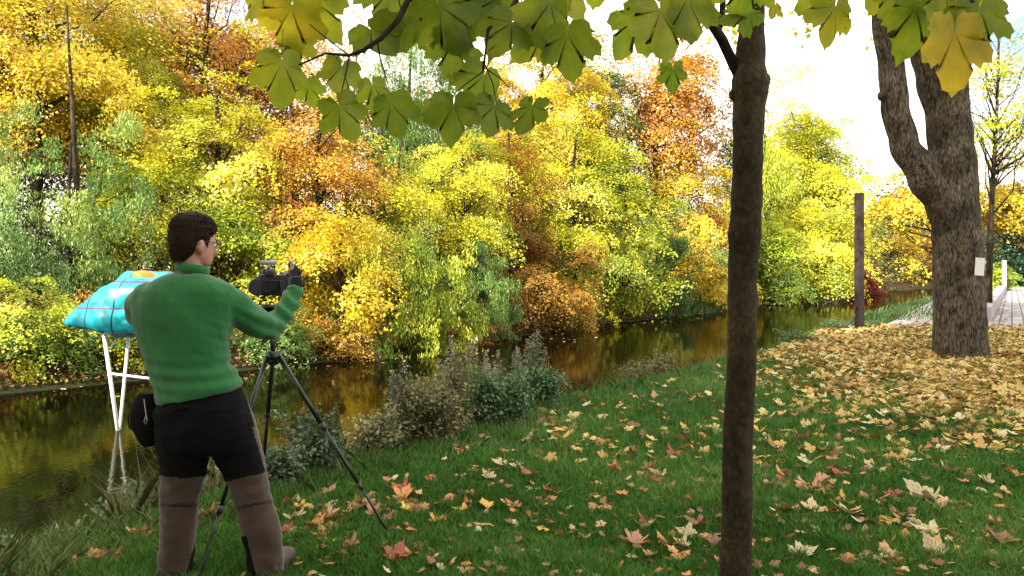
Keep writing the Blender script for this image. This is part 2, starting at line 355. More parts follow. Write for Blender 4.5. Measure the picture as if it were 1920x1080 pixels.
def crown(name, cen, rad, ncl, per, csize, leaf, style, mat, parent, droop=.5, r=rng, hollow=.35, lump=.36, flat=.10, bottom=-1.0):
    cen = np.array(cen, float); rad = np.array(rad, float)
    d = unit(r.normal(size=(ncl*2, 3))); d = d[d[:, 2] > bottom][:ncl]; n = len(d)
    ph = r.uniform(0, 6.28, 6)
    lumpf = 1+lump*(np.sin(d[:, 0]*4+ph[0])*np.sin(d[:, 1]*4+ph[1])+.7*np.sin(d[:, 2]*6+ph[2])*np.sin(d[:, 0]*7+ph[3]))
    rr = (hollow+(1-hollow)*r.uniform(0, 1, n)**.6)*lumpf
    rr = rr*np.where(r.uniform(0, 1, n) < .16, r.uniform(1.12, 1.32, n), 1)
    cc = cen+d*rad*rr[:, None]
    cs = csize*r.choice([.45, .8, 1.25], n, p=[.35, .4, .25])*r.uniform(.8, 1.25, n); ct = r.uniform(0, 1, n)
    out = unit(d*rad)
    cn = unit(np.array([0, 0, .9])+out*.6+r.normal(size=(n, 3))*.25)
    idx = np.repeat(np.arange(n), np.maximum(6, (per*(cs/csize)**2*r.uniform(.5, 1.2, n))).astype(int)); N = len(idx)
    t1 = unit(np.cross(cn, np.array([.3, .5, .1]))); t2 = np.cross(cn, t1)
    u = np.sqrt(r.uniform(0, 1, N)); ang = r.uniform(0, 6.28, N); lob = 1+.35*np.sin(ang*3+ct[idx]*20)
    q = u*cs[idx]*lob
    if style == 'willow':
        off = t1[idx]*(q*np.cos(ang))[:, None]*.55+t2[idx]*(q*np.sin(ang))[:, None]*.55
        strand = np.round(ang*3)/3; off[:, 2] -= cs[idx]*2.2*r.uniform(0, 1, N)**.8*(.4+.6*np.abs(np.sin(strand*5+ct[idx]*9)))*.75
    else:
        off = t1[idx]*(q*np.cos(ang))[:, None]+t2[idx]*(q*np.sin(ang))[:, None]+cn[idx]*(r.normal(size=N)*flat*cs[idx]-droop*q*q/cs[idx])[:, None]
    C = cc[idx]+off
    k1 = 2.1/csize; vo_ = np.sin(C[:, 0]*k1+ph[4]+1.7*np.sin(C[:, 2]*k1*.8))*np.sin(C[:, 1]*k1*.9+ph[5])+np.sin(C[:, 2]*k1*1.5+1.3*np.sin(C[:, 0]*k1*.7+ph[0]))*.8
    gap = vo_ > (r.uniform(-.95, -.25, N) if cen[1] < 42 else r.uniform(-1.6, -.7, N))
    Nr = cn[idx]*.8+r.normal(size=(N, 3))*.27+out[idx]*.4
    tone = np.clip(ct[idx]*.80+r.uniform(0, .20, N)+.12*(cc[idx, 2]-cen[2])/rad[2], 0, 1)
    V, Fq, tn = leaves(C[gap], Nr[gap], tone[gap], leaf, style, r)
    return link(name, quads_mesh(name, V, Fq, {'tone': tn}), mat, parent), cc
def trunk_mb(base, cen, rad, tops, rt, r, lean=0, nl=26, forks=True):
    mb = MB(); base = Vector(base); top = Vector((cen[0]+lean, cen[1], cen[2]+rad[2]*.75))
    pts = []; ra = []
    for i in range(9):
        u = i/8; p = base.lerp(top, u)+Vector((math.sin(u*5+base.x)*.15, math.cos(u*4+base.y)*.15, 0))*u*rt*6
        pts.append(p); ra.append(rt*(1.25 if i == 0 else 1)*(1-.8*u)+.01)
    mb.tube(pts, ra, 8)
    sel = r.choice(len(tops), min(nl, len(tops)), replace=False) if len(tops) else []
    for k in sel:
        e = Vector(tops[k]); u = min(.95, max(.22, (e.z-base.z)/(top.z-base.z)-.22*r.uniform(.5, 1.3)))
        f = u*8; i = int(f); s = pts[i].lerp(pts[min(i+1, 8)], f-i)
        mid = s.lerp(e, .5)+Vector((0, 0, -.08*(e-s).length)) + Vector(r.normal(size=3)*.06*(e-s).length)
        r0 = rt*(1-.8*u)*.55
        mb.tube([s, s.lerp(mid, .5)+Vector((0, 0, .03)), mid, mid.lerp(e, .55)+Vector(r.normal(size=3)*.03), e], [r0, r0*.8, r0*.55, r0*.35, .008], 5)
        for _ in range(2):
            q = mid.lerp(e, r.uniform(0, .8)); e2 = q+Vector(r.normal(size=3)*.5)+Vector((0, 0, .2))
            mb.tube([q, q.lerp(e2, .5)+Vector((0, 0, .05)), e2], [r0*.3, r0*.2, .005], 4)
    return mb
PAL = {
 'yellow': [(.18, .25, .03), (.46, .47, .025), (.76, .70, .035), (.86, .82, .22)],
 'gold': [(.30, .20, .02), (.58, .44, .025), (.78, .60, .035), (.85, .74, .16)],
 'lime': [(.10, .17, .02), (.26, .34, .03), (.46, .52, .04), (.68, .68, .07)],
 'green': [(.03, .09, .02), (.09, .19, .04), (.18, .31, .06), (.36, .45, .10)],
 'sage': [(.06, .13, .03), (.13, .25, .05), (.26, .40, .09), (.50, .56, .13)],
 'orange': [(.26, .10, .02), (.50, .22, .03), (.68, .38, .04), (.76, .56, .08)],
 'russet': [(.14, .06, .015), (.30, .15, .02), (.48, .27, .035), (.64, .46, .06)],
 'red': [(.22, .03, .02), (.40, .08, .03), (.55, .17, .06), (.62, .30, .12)],
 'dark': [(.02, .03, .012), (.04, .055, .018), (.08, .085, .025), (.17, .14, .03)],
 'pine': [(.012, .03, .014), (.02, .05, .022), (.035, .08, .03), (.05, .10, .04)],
 'mauve': [(.16, .10, .07), (.26, .17, .11), (.36, .25, .14), (.46, .34, .15)],
}
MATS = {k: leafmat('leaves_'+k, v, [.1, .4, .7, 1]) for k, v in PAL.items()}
def tree(name, label, cat, px, Y, top, bot, hw, pal, style='maple', ncl=110, per=170, leaf=.11, csize=.75, rt=.13, droop=.5, depth=.75, trunk_px=None, nl=26, hollow=.42, lump=.4, group='autumn trees on the far bank', seed=0, bx=None):
    r = np.random.default_rng(1000+int(px)*7+seed)
    c = P(px, (top+bot)/2, Y); rz = (bot-top)/2/F*Y; rx = hw/F*Y; rad = (rx, max(rx*depth, .5), rz)
    tx = ((trunk_px if trunk_px is not None else px)-960)/F*Y; gzv = G(tx, Y)
    root = empty(name, (tx, Y, gzv)); tag(root, label, cat, group)
    bpy.context.view_layer.update()
    kf = .72 if Y < 50 else .85
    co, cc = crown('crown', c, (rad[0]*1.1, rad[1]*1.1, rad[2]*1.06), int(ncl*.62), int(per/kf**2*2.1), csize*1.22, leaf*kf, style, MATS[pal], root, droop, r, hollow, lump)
    cen = (c.x if trunk_px is None else (c.x+tx)/2, c.y, c.z)
    trunk_mb((tx, Y, gzv-.1), cen, rad, cc, rt, r, nl=nl).build('trunk', BARK_DK, root)
    return root
FB = 'tree'
T = [
 # name, label, cat, px, Y, top, bot, hw, palette, kwargs
 ('maple_tree', 'tall golden orange maple at the top left, dark trunk showing near its top', 'tree', 70, 21, -120, 300, 210, 'gold', dict(ncl=260, per=170, csize=.85, rt=.22, trunk_px=66, hollow=.35)),
 ('willow_tree', 'pale green willow on the far bank at the left edge, below the golden maple', 'tree', 130, 17.9, 215, 640, 135, 'sage', dict(style='willow', ncl=190, per=170, leaf=.13, csize=.5, rt=.09)),
 ('maple_tree', 'yellow maple low on the far bank, its boughs right behind the teal cushion', 'tree', 230, 19.5, 300, 540, 90, 'yellow', dict(ncl=70, per=150, rt=.08)),
 ('maple_tree', 'bright yellow maple between the top left golden maple and the orange tree top', 'tree', 235, 23, 20, 330, 130, 'yellow', dict(ncl=190, per=170, csize=.8, rt=.14, hollow=.35)),
 ('shrub', 'bright yellow green shrub at water level on the left edge of the far bank', 'shrub', 45, 15.0, 530, 700, 95, 'lime', dict(ncl=110, per=140, leaf=.08, csize=.4, rt=.04)),
 ('shrub', 'small light green shrub above the stones, left of the white metal frame', 'shrub', 150, 15.6, 575, 702, 62, 'sage', dict(style='oval', ncl=90, per=120, leaf=.08, csize=.32, rt=.03)),
 ('shrub', 'yellow green shrub on the far bank directly behind the legs of the white trestle', 'shrub', 255, 16.4, 570, 692, 62, 'yellow', dict(style='oval', ncl=90, per=120, leaf=.08, csize=.34, rt=.03)),
 ('shrub', 'dull green brush on the far bank seen through the top of the tripod', 'shrub', 520, 17.9, 585, 672, 75, 'green', dict(style='oval', ncl=90, per=120, leaf=.07, csize=.34, rt=.03)),
 ('shrub', 'low russet brush hanging over the water under the small golden maple', 'shrub', 640, 19.4, 600, 668, 75, 'russet', dict(style='oval', ncl=80, per=120, leaf=.07, csize=.34, rt=.03)),
 ('shrub', 'low dark brownish brush at the water right of the lime drooping tree', 'shrub', 850, 22.8, 590, 652, 60, 'russet', dict(style='oval', ncl=70, per=120, leaf=.07, csize=.36, rt=.03)),
 ('maple_tree', 'orange brown tree top with sky showing through, left of the overhanging maple leaves', 'tree', 385, 27, -90, 190, 190, 'orange', dict(ncl=170, per=130, leaf=.12, csize=.9, rt=.2, hollow=.4)),
 ('maple_tree', 'broad yellow tree standing directly behind the head of the green jacketed person', 'tree', 400, 21.6, 110, 520, 150, 'yellow', dict(ncl=150, per=150, rt=.16)),
 ('maple_tree', 'yellow green maple bough hanging low over a dark hollow, just right of the head', 'tree', 440, 20.2, 340, 520, 58, 'lime', dict(ncl=60, per=150, rt=.07)),
 ('maple_tree', 'orange russet tree above and right of the head, under the hanging maple leaves', 'tree', 600, 22.4, 165, 520, 140, 'orange', dict(ncl=140, per=140, leaf=.1, rt=.14, seed=3)),
 ('maple_tree', 'russet brown tree filling the upper middle behind the orange crown', 'tree', 520, 28, 60, 420, 150, 'russet', dict(ncl=150, per=140, rt=.16)),
 ('maple_tree', 'small golden yellow maple hanging just right of the film camera', 'tree', 640, 19.6, 395, 600, 88, 'gold', dict(ncl=90, per=150, rt=.07)),
 ('maple_tree', 'yellow tree bough above the small golden maple near the middle of the bank', 'tree', 700, 23, 275, 500, 95, 'yellow', dict(ncl=90, per=140, rt=.12)),
 ('willow_tree', 'lime green drooping small tree hanging over the water right of the film camera', 'tree', 745, 20.9, 430, 640, 118, 'lime', dict(style='willow', ncl=260, per=150, leaf=.16, csize=.5, rt=.08, seed=2)),
 ('willow_tree', 'fine leaved sage green tree rising behind the hanging maple leaves', 'tree', 765, 29, 40, 400, 105, 'green', dict(style='willow', ncl=360, per=130, leaf=.16, csize=.6, rt=.14, seed=1)),
 ('birch_tree', 'yellow tree right of the fine leaved green one, below the hanging maple leaves', 'tree', 865, 26.4, 225, 520, 88, 'yellow', dict(style='fine', ncl=120, per=170, leaf=.11, rt=.12)),
 ('shrub', 'green drooping shrub between the lime willow and the russet bush on the far bank', 'shrub', 905, 24.4, 455, 622, 58, 'green', dict(style='willow', ncl=90, per=120, leaf=.14, csize=.4, rt=.05)),
 ('beech_tree', 'tall narrow russet brown beech in the middle of the far bank', 'tree', 960, 30, 205, 560, 75, 'russet', dict(style='fine', ncl=150, per=170, leaf=.12, rt=.14)),
 ('beech_tree', 'wide golden brown beech bush leaning over the water right of the middle', 'tree', 1010, 28.2, 470, 628, 110, 'russet', dict(style='fine', ncl=130, per=170, leaf=.11, csize=.7, rt=.08, droop=.8, seed=5)),
 ('birch_tree', 'large bright yellow tree right of the russet beech, reaching nearly to the water', 'tree', 1075, 31.8, 190, 575, 110, 'yellow', dict(style='fine', ncl=190, per=200, leaf=.13, csize=.9, rt=.15)),
 ('birch_tree', 'tall pale golden tree top behind the right end of the hanging maple leaves', 'tree', 1020, 40, -10, 420, 120, 'gold', dict(style='fine', ncl=330, per=190, leaf=.16, csize=1.0, rt=.2)),
 ('poplar_tree', 'dark green slender poplar between the golden and the tall orange tree', 'tree', 1130, 44, 85, 520, 62, 'green', dict(style='fine', ncl=260, per=190, leaf=.18, csize=1.0, rt=.2)),
 ('birch_tree', 'yellow green bushy tree left of the bare trunk of the tall orange tree', 'tree', 1170, 35.5, 290, 590, 70, 'lime', dict(style='maple', ncl=120, per=130, leaf=.16, csize=.9, rt=.12)),
 ('maple_tree', 'tall slender orange maple with a dark trunk, left of the near young trunk', 'tree', 1255, 45, 35, 340, 105, 'orange', dict(ncl=190, per=120, leaf=.19, csize=1.3, rt=.22, trunk_px=1222, nl=40, hollow=.3)),
 ('maple_tree', 'golden yellow tree around the foot of the tall orange maple', 'tree', 1290, 44, 250, 560, 85, 'gold', dict(ncl=130, per=120, leaf=.18, csize=1.1, rt=.15, seed=2)),
 ('willow_tree', 'grey green bush at the water below the tall orange maple', 'shrub', 1248, 38.6, 400, 598, 88, 'green', dict(style='willow', ncl=150, per=120, leaf=.2, csize=.8, rt=.08)),
 ('shrub', 'small red shrub showing just left of the near young trunk', 'shrub', 1340, 46, 385, 450, 32, 'red', dict(ncl=30, per=100, leaf=.15, csize=.7, rt=.05)),
 ('shrub', 'pale yellow shrub at the water, left of the near young trunk', 'shrub', 1335, 43.5, 470, 585, 48, 'gold', dict(style='fine', ncl=70, per=120, leaf=.14, csize=.7, rt=.06)),
 ('pine_tree', 'dark blue green conifer top showing behind the near young trunk', 'tree', 1402, 80, 165, 420, 48, 'pine', dict(style='fine', ncl=120, per=110, leaf=.3, csize=1.6, rt=.3)),
 ('willow_tree', 'olive grey willow just right of the near young trunk', 'tree', 1440, 60, 210, 520, 55, 'lime', dict(style='willow', ncl=180, per=130, leaf=.28, csize=1.3, rt=.25)),
 ('maple_tree', 'large domed yellow tree standing alone against the white sky', 'tree', 1515, 64, 178, 500, 92, 'yellow', dict(style='fine', ncl=420, per=190, leaf=.22, csize=1.5, rt=.3, nl=50, hollow=.25)),
 ('shrub', 'bright yellow bush low over the water, left of the rusty steel post', 'shrub', 1530, 56, 365, 560, 68, 'yellow', dict(style='fine', ncl=170, per=160, leaf=.2, csize=1.1, rt=.1)),
 ('shrub', 'yellow green bush at the water, just right of the near young trunk', 'shrub', 1445, 52, 400, 570, 58, 'lime', dict(style='fine', ncl=140, per=160, leaf=.19, csize=1.0, rt=.1, seed=4)),
 ('shrub', 'pinkish red bush behind the foot of the rusty steel post', 'shrub', 1607, 75, 495, 552, 26, 'red', dict(style='fine', ncl=50, per=100, leaf=.24, csize=1.0, rt=.1)),
 ('maple_tree', 'far golden tree in the gap between the steel post and the furrowed trunk', 'tree', 1672, 105, 415, 540, 42, 'gold', dict(style='fine', ncl=80, per=100, leaf=.4, csize=1.8, rt=.3)),
 ('maple_tree', 'far peach coloured tree just left of the furrowed trunk', 'tree', 1722, 115, 425, 530, 28, 'orange', dict(style='fine', ncl=70, per=90, leaf=.4, csize=1.8, rt=.3)),
]
for name, label, cat, px, Y, top, bot, hw, pal, kw in T:
    tree(name, label, cat, px, Y, top, bot, hw, pal, **kw)
# near-side maples behind the big trunk
tree('maple_tree', 'golden maple boughs spreading above the steel post, behind the furrowed trunk', 'tree', 1705, 31, 318, 425, 125, 'gold', ncl=60, per=85, leaf=.15, csize=.7, rt=.13, trunk_px=1795, group='maples beside the terrace', nl=40)
tree('maple_tree', 'sparse yellow maple with a thin dark trunk at the right edge of the picture', 'tree', 1890, 27, 40, 300, 95, 'yellow', ncl=90, per=44, leaf=.15, csize=.8, rt=.11, trunk_px=1852, group='maples beside the terrace', nl=50, seed=3)
tree('maple_tree', 'low dense golden maple at the right edge, under the sparse yellow one', 'tree', 1900, 29, 290, 430, 90, 'gold', ncl=75, per=100, leaf=.15, csize=.7, rt=.1, trunk_px=1960, group='maples beside the terrace', nl=50, seed=6)

# woodland behind the first rows (one uncountable mass): undergrowth, shaded leaves, thin stems
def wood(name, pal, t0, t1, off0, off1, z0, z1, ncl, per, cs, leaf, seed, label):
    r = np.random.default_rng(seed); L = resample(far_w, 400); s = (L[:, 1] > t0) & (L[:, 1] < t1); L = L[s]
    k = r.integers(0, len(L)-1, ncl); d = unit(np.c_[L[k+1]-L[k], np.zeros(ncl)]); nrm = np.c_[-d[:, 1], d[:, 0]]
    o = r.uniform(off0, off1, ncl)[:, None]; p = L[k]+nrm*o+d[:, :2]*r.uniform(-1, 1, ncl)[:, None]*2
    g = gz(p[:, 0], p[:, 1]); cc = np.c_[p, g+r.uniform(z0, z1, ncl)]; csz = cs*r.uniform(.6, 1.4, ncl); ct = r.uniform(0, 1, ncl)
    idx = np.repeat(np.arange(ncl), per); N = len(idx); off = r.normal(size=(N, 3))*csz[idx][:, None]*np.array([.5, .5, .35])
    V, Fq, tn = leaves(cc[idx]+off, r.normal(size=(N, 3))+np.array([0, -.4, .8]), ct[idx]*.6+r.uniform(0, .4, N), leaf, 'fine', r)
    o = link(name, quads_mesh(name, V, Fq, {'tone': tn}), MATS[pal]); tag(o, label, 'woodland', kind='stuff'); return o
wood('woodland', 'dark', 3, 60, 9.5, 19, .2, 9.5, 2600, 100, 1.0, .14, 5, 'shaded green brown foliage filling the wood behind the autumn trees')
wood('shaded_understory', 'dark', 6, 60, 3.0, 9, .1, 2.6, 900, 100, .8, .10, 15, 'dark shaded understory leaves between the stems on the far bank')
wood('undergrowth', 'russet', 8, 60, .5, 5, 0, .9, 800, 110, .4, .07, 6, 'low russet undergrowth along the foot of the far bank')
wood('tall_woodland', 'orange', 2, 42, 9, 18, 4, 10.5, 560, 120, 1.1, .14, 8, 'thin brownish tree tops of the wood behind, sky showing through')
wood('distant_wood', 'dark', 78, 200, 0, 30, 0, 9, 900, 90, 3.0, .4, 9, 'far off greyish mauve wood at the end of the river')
mb = MB(); r = np.random.default_rng(3); L = resample(far_w, 400); L = L[(L[:, 1] > 6) & (L[:, 1] < 60)]
for k in range(90):
    i = r.integers(0, len(L)-1); d = L[i+1]-L[i]; d /= np.hypot(*d); p = L[i]+np.array([-d[1], d[0]])*r.uniform(3.5, 14); z = G(*p); h = r.uniform(5, 9)
    ln = r.normal(size=2)*.5; mb.tube([(p[0], p[1], z-.1), (p[0]+ln[0]*.5, p[1]+ln[1]*.5, z+h*.5), (p[0]+ln[0], p[1]+ln[1], z+h)], [r.uniform(.05, .14), .06, .02], 6)
tag(mb.build('woodland_stems', BARK_DK), 'thin dark stems standing inside the wood', 'woodland', kind='stuff')
# near side: distant trees behind the terrace and a dark clipped hedge
def nearwood(px0, px1, Y, top, ncl, per, cs, leaf, pal, seed):
    r = np.random.default_rng(seed); px = r.uniform(px0, px1, ncl); y = Y+r.uniform(-5, 8, ncl)
    z = r.uniform(0, 1, ncl)*(CH+(HZ-top)/F*Y); cc = np.c_[(px-960)/F*y, y, z]
    idx = np.repeat(np.arange(ncl), per); N = len(idx); off = r.normal(size=(N, 3))*cs*.45
    return leaves(cc[idx]+off, r.normal(size=(N, 3))+np.array([0, -.4, .6]), np.repeat(r.uniform(0, .6, ncl), per)+r.uniform(0, .4, N), leaf, 'fine', r)
V, Fq, tn = nearwood(1655, 1800, 125, 380, 220, 70, 3.5, .6, 'dark', 21)
tag(link('distant_trees', quads_mesh('distant_trees', V, Fq, {'tone': tn}), MATS['dark']), 'dark tree mass across the end of the river behind the furrowed trunk', 'woodland', kind='stuff')
V, Fq, tn = nearwood(1838, 2120, 92, 408, 500, 90, 1.8, .3, 'pine', 22)
tag(link('clipped_hedge', quads_mesh('clipped_hedge', V, Fq, {'tone': tn}), MATS['pine']), 'tall dark green hedge closing the terrace at the right edge', 'hedge')

# ------------------------------------------------------------------ maple leaf shapes
def leaf_outline(broad=0.0, jit=0.0, r=random, blunt=0.0):
    h = [(0.03, -.30), (.10, -.40), (.20, -.37), (.27, -.45), (.36, -.36), (.50, -.33), (.44, -.22), (.47, -.12), (.30, -.06), (.42, .02), (.52, .03), (.70, .17), (.58, .22), (.60, .34), (.46, .33), (.36, .37), (.19, .22), (.21, .40), (.33, .50), (.22, .56), (.17, .70), (.08, .74)]
    sink = {8: 1, 16: 1, 9: .4, 17: .3, 15: .3, 7: .2}
    q = []
    for i, (x, y) in enumerate(h):
        if i in sink: k = 1+broad*sink[i]; x, y = x*k, y*k
        if i in (3, 5, 11, 18): x, y = x*(1-.13*blunt), y*(1-.13*blunt)
        if i in (4, 6, 10, 12, 19): x, y = x*(1+.07*blunt), y*(1+.07*blunt)
        q.append((x, y))
    out = q+[(0, .92-.14*blunt)]+[(-x, y) for x, y in reversed(q)]
    return [(x+r.uniform(-jit, jit), y+r.uniform(-jit, jit)) for x, y in out]
def leaf_verts(out, curl, fold, wave, ph):
    """centre + inner ring + outline, returns verts and faces"""
    n = len(out); c = (0, -.10)
    def z(x, y):
        rr = math.hypot(x, y+.1); an = math.atan2(y+.1, x)
        return curl*rr*rr+fold*abs(x)+wave*rr*math.sin(an*3+ph)
    vs = [(c[0], c[1], 0)]+[(c[0]+(x-c[0])*.5, c[1]+(y-c[1])*.5, z(c[0]+(x-c[0])*.5, c[1]+(y-c[1])*.5)) for x, y in out]+[(x, y, z(x, y)) for x, y in out]
    fs = []
    for i in range(n-1): fs += [(0, 1+i, 2+i), (1+i, 1+n+i, 2+n+i, 2+i)]
    return vs, fs

# ------------------------------------------------------------------ young maple in front: trunk, branches, overhanging leaves
ym = empty('young_maple_tree', (P(1380, 510, 2.6).x, 2.6, 0)); tag(ym, 'slim dark young maple close to the viewer, its spotted leaves hanging across the top', 'tree')
bpy.context.view_layer.update()
mb = MB(); prof = []
cl = [(2300, 1352, 66), (1400, 1370, 62), (1080, 1379, 58), (900, 1382, 56), (700, 1389, 54), (500, 1394, 54), (440, 1396, 60), (415, 1397, 58), (300, 1402, 55), (215, 1405, 58), (175, 1407, 66), (150, 1407, 67), (125, 1406, 58), (60, 1408, 48), (0, 1409, 47), (-200, 1412, 42), (-500, 1420, 34), (-900, 1430, 20)]
pts = []; ra = []
for i in range(len(cl)-1):
    for k in range(6):
        u = k/6; y, x, w_ = [cl[i][j]*(1-u)+cl[i+1][j]*u for j in range(3)]
        pts.append(P(x+math.sin(y*.021)*1.2, y, 2.6)); ra.append(w_/2/F*2.6*(1+.03*math.sin(y*.09)))
mb.tube(pts, ra, 20)
for (x, y, s) in ((1436, 150, .016), (1374, 178, .013), (1369, 440, .009)): mb.ell(P(x, y, 2.6), (s, s, s*1.4), nu=10, nv=8)
mb.build('trunk', BARK_YOUNG, ym)
mb = MB()
def br(pl, r0, r1, n=7):
    pts = [P(*q) for q in pl]; m_ = len(pts); mb.tube(pts, [r0+(r1-r0)*i/(m_-1) for i in range(m_)], n)
br([(1398, 165, 2.6), (1374, 118, 2.6), (1354, 75, 2.58), (1335, 45, 2.52), (1312, 15, 2.46), (1285, -40, 2.4), (1200, -160, 2.2)], .019, .013, 12)
br([(1345, 60, 2.58), (1354, 30, 2.57), (1358, -60, 2.5)], .012, .009)
br([(1200, -160, 2.2), (1000, -150, 1.95), (850, -70, 1.8), (765, 0, 1.72), (748, 35, 1.7), (715, 72, 1.68), (680, 95, 1.67), (655, 104, 1.66), (610, 100, 1.64), (560, 122, 1.62)], .010, .0018)
br([(655, 104, 1.66), (648, 140, 1.64), (640, 175, 1.62), (632, 190, 1.6)], .002, .001, 5)
br([(708, 80, 1.68), (713, 110, 1.66), (722, 140, 1.64), (730, 165, 1.62)], .0022, .001, 5)
br([(655, 104, 1.66), (610, 70, 1.66), (580, 45, 1.66)], .0018, .001, 5)
br([(1200, -160, 2.2), (1050, -80, 1.9), (980, -20, 1.8), (950, 30, 1.75), (915, 55, 1.72), (908, 115, 1.7), (905, 135, 1.7)], .008, .002)
br([(905, 135, 1.7), (870, 160, 1.68), (848, 180, 1.67)], .0016, .0009, 5)
br([(905, 125, 1.7), (935, 145, 1.7), (975, 182, 1.7)], .0016, .0009, 5)
br([(908, 118, 1.7), (925, 160, 1.7), (930, 190, 1.7)], .0016, .0009, 5)
br([(980, -20, 1.8), (975, 20, 1.75), (945, 75, 1.72), (915, 95, 1.7)], .002, .001, 5)
br([(1290, -40, 2.4), (1340, 10, 2.2), (1300, 80, 2.05), (1262, 112, 2.0)], .003, .001, 5)
br([(1412, -120, 2.6), (1600, -140, 2.1), (1720, -60, 1.9), (1770, -10, 1.85), (1800, 30, 1.8)], .010, .002)
br([(1600, -140, 2.1), (1560, -40, 1.9), (1560, 5, 1.85)], .003, .001, 5)
br([(560, -60, 1.7), (850, -70, 1.8)], .003, .006, 5)
mb.build('branch', BARK_DK, ym)
m = leafmat('spotted_maple_leaves', [(.15, .23, .018), (.27, .34, .025), (.47, .46, .035), (.62, .46, .03)], [0, .4, .75, 1], trans=.72, gloss=.012)
# brown fungal spots on the blades
t = m.node_tree; tc = node(t, 'ShaderNodeTexCoord')
vo = node(t, 'ShaderNodeTexVoronoi', Scale=16.0); n2 = node(t, 'ShaderNodeTexNoise', Scale=14.0, Detail=5.0)
t.links.new(tc.outputs['Object'], vo.inputs['Vector']); t.links.new(tc.outputs['Object'], n2.inputs['Vector'])
col = [l.from_socket for l in t.links if l.to_node.type == 'BSDF_DIFFUSE'][0]
n5 = node(t, 'ShaderNodeTexNoise', Scale=9.0, Detail=2.0); t.links.new(tc.outputs['Object'], n5.inputs['Vector'])
vt = node(t, 'ShaderNodeMath', operation='MULTIPLY_ADD'); vt.inputs[1].default_value = .55; t.links.new(n5.outputs['Fac'], vt.inputs[0])
v2_ = node(t, 'ShaderNodeMath', operation='SUBTRACT'); v2_.inputs[1].default_value = .19; t.links.new(vo.outputs['Distance'], v2_.inputs[0]); t.links.new(v2_.outputs[0], vt.inputs[2])
m1 = node(t, 'ShaderNodeMix', data_type='RGBA'); m1.inputs['B'].default_value = (.035, .018, .006, 1)
t.links.new(ramp(t, vt.outputs[0], [(1, 1, 1), (0, 0, 0)], [.115, .15]), m1.inputs['Factor']); t.links.new(col, m1.inputs['A'])
m0 = node(t, 'ShaderNodeMix', data_type='RGBA', blend_type='MULTIPLY'); m0.inputs['Factor'].default_value = 1
t.links.new(m1.outputs['Result'], m0.inputs['A']); t.links.new(ramp(t, n2.outputs['Fac'], [(.65, .75, .7), (1.3, 1.15, 1.0)], [.35, .65]), m0.inputs['B'])
ab = node(t, 'ShaderNodeAttribute', attribute_name='blade'); VC = veins(t, ab.outputs['Vector'], m0.outputs['Result'], (.42, .44, .08), .22, .008)
for l in list(t.links):
    if l.from_socket == col and l.to_node.type in ('BSDF_DIFFUSE', 'BSDF_TRANSLUCENT'): t.links.new(VC, l.to_socket)
OL = [ # px,py,width px,roll deg,depth,tone, pitch
 (530, 125, 125, 185, 1.62, .45), (545, 25, 150, 170, 1.66, .8), (600, 15, 130, 200, 1.70, .55), (640, 205, 110, 180, 1.60, .2),
 (640, 130, 100, 150, 1.66, .5), (735, 200, 105, 190, 1.60, .15), (700, 60, 130, 210, 1.74, .3),
 (770, 35, 150, 175, 1.76, .4), (830, 20, 160, 190, 1.70, .15), (850, 85, 120, 160, 1.72, .25), (850, 205, 120, 175, 1.62, .25), (800, 205, 70, 200, 1.66, .1),
 (925, 205, 105, 185, 1.64, .15), (995, 205, 100, 178, 1.64, .1), (905, 150, 120, 150, 1.70, .45), (955, 50, 130, 165, 1.72, .3),
 (1030, 15, 150, 185, 1.70, .4), (1065, 75, 130, 195, 1.66, .2), (1010, 70, 110, 150, 1.74, .45), (930, 5, 140, 175, 1.80, .1),
 (1040, -40, 150, 200, 1.75, .5), (1190, 45, 130, 160, 1.85, .35), (1240, 30, 150, 190, 1.80, .5), (1290, 5, 140, 175, 1.82, .45), (1262, 135, 68, 185, 2.0, .15),
 (1398, 22, 95, 140, 1.9, .2), (1400, -30, 120, 165, 1.85, .25), (1300, -15, 110, 190, 1.9, .6), (1452, 12, 50, 150, 2.0, .7), (1565, 22, 120, 185, 1.85, .75),
 (1530, -15, 110, 200, 1.9, .4), (1715, 25, 150, 175, 1.85, .25), (1790, 75, 175, 182, 1.72, 1.0), (1835, 25, 150, 150, 1.78, .3), (1690, -25, 130, 200, 1.9, .4),
 (1650, -20, 90, 170, 2.0, .6), (1850, -20, 140, 190, 1.9, .5), (500, -20, 130, 190, 1.7, .7), (740, -20, 150, 185, 1.8, .45), (870, -30, 150, 175, 1.8, .3),
 (1120, -45, 100, 180, 1.9, .4), (700, 165, 85, 200, 1.68, .3), (580, 165, 70, 175, 1.7, .35), (560, 80, 90, 150, 1.72, .65), (1770, -15, 150, 160, 1.8, .55),
]
LV = []; Tn = []; mb = MB()
rl = random.Random(11)
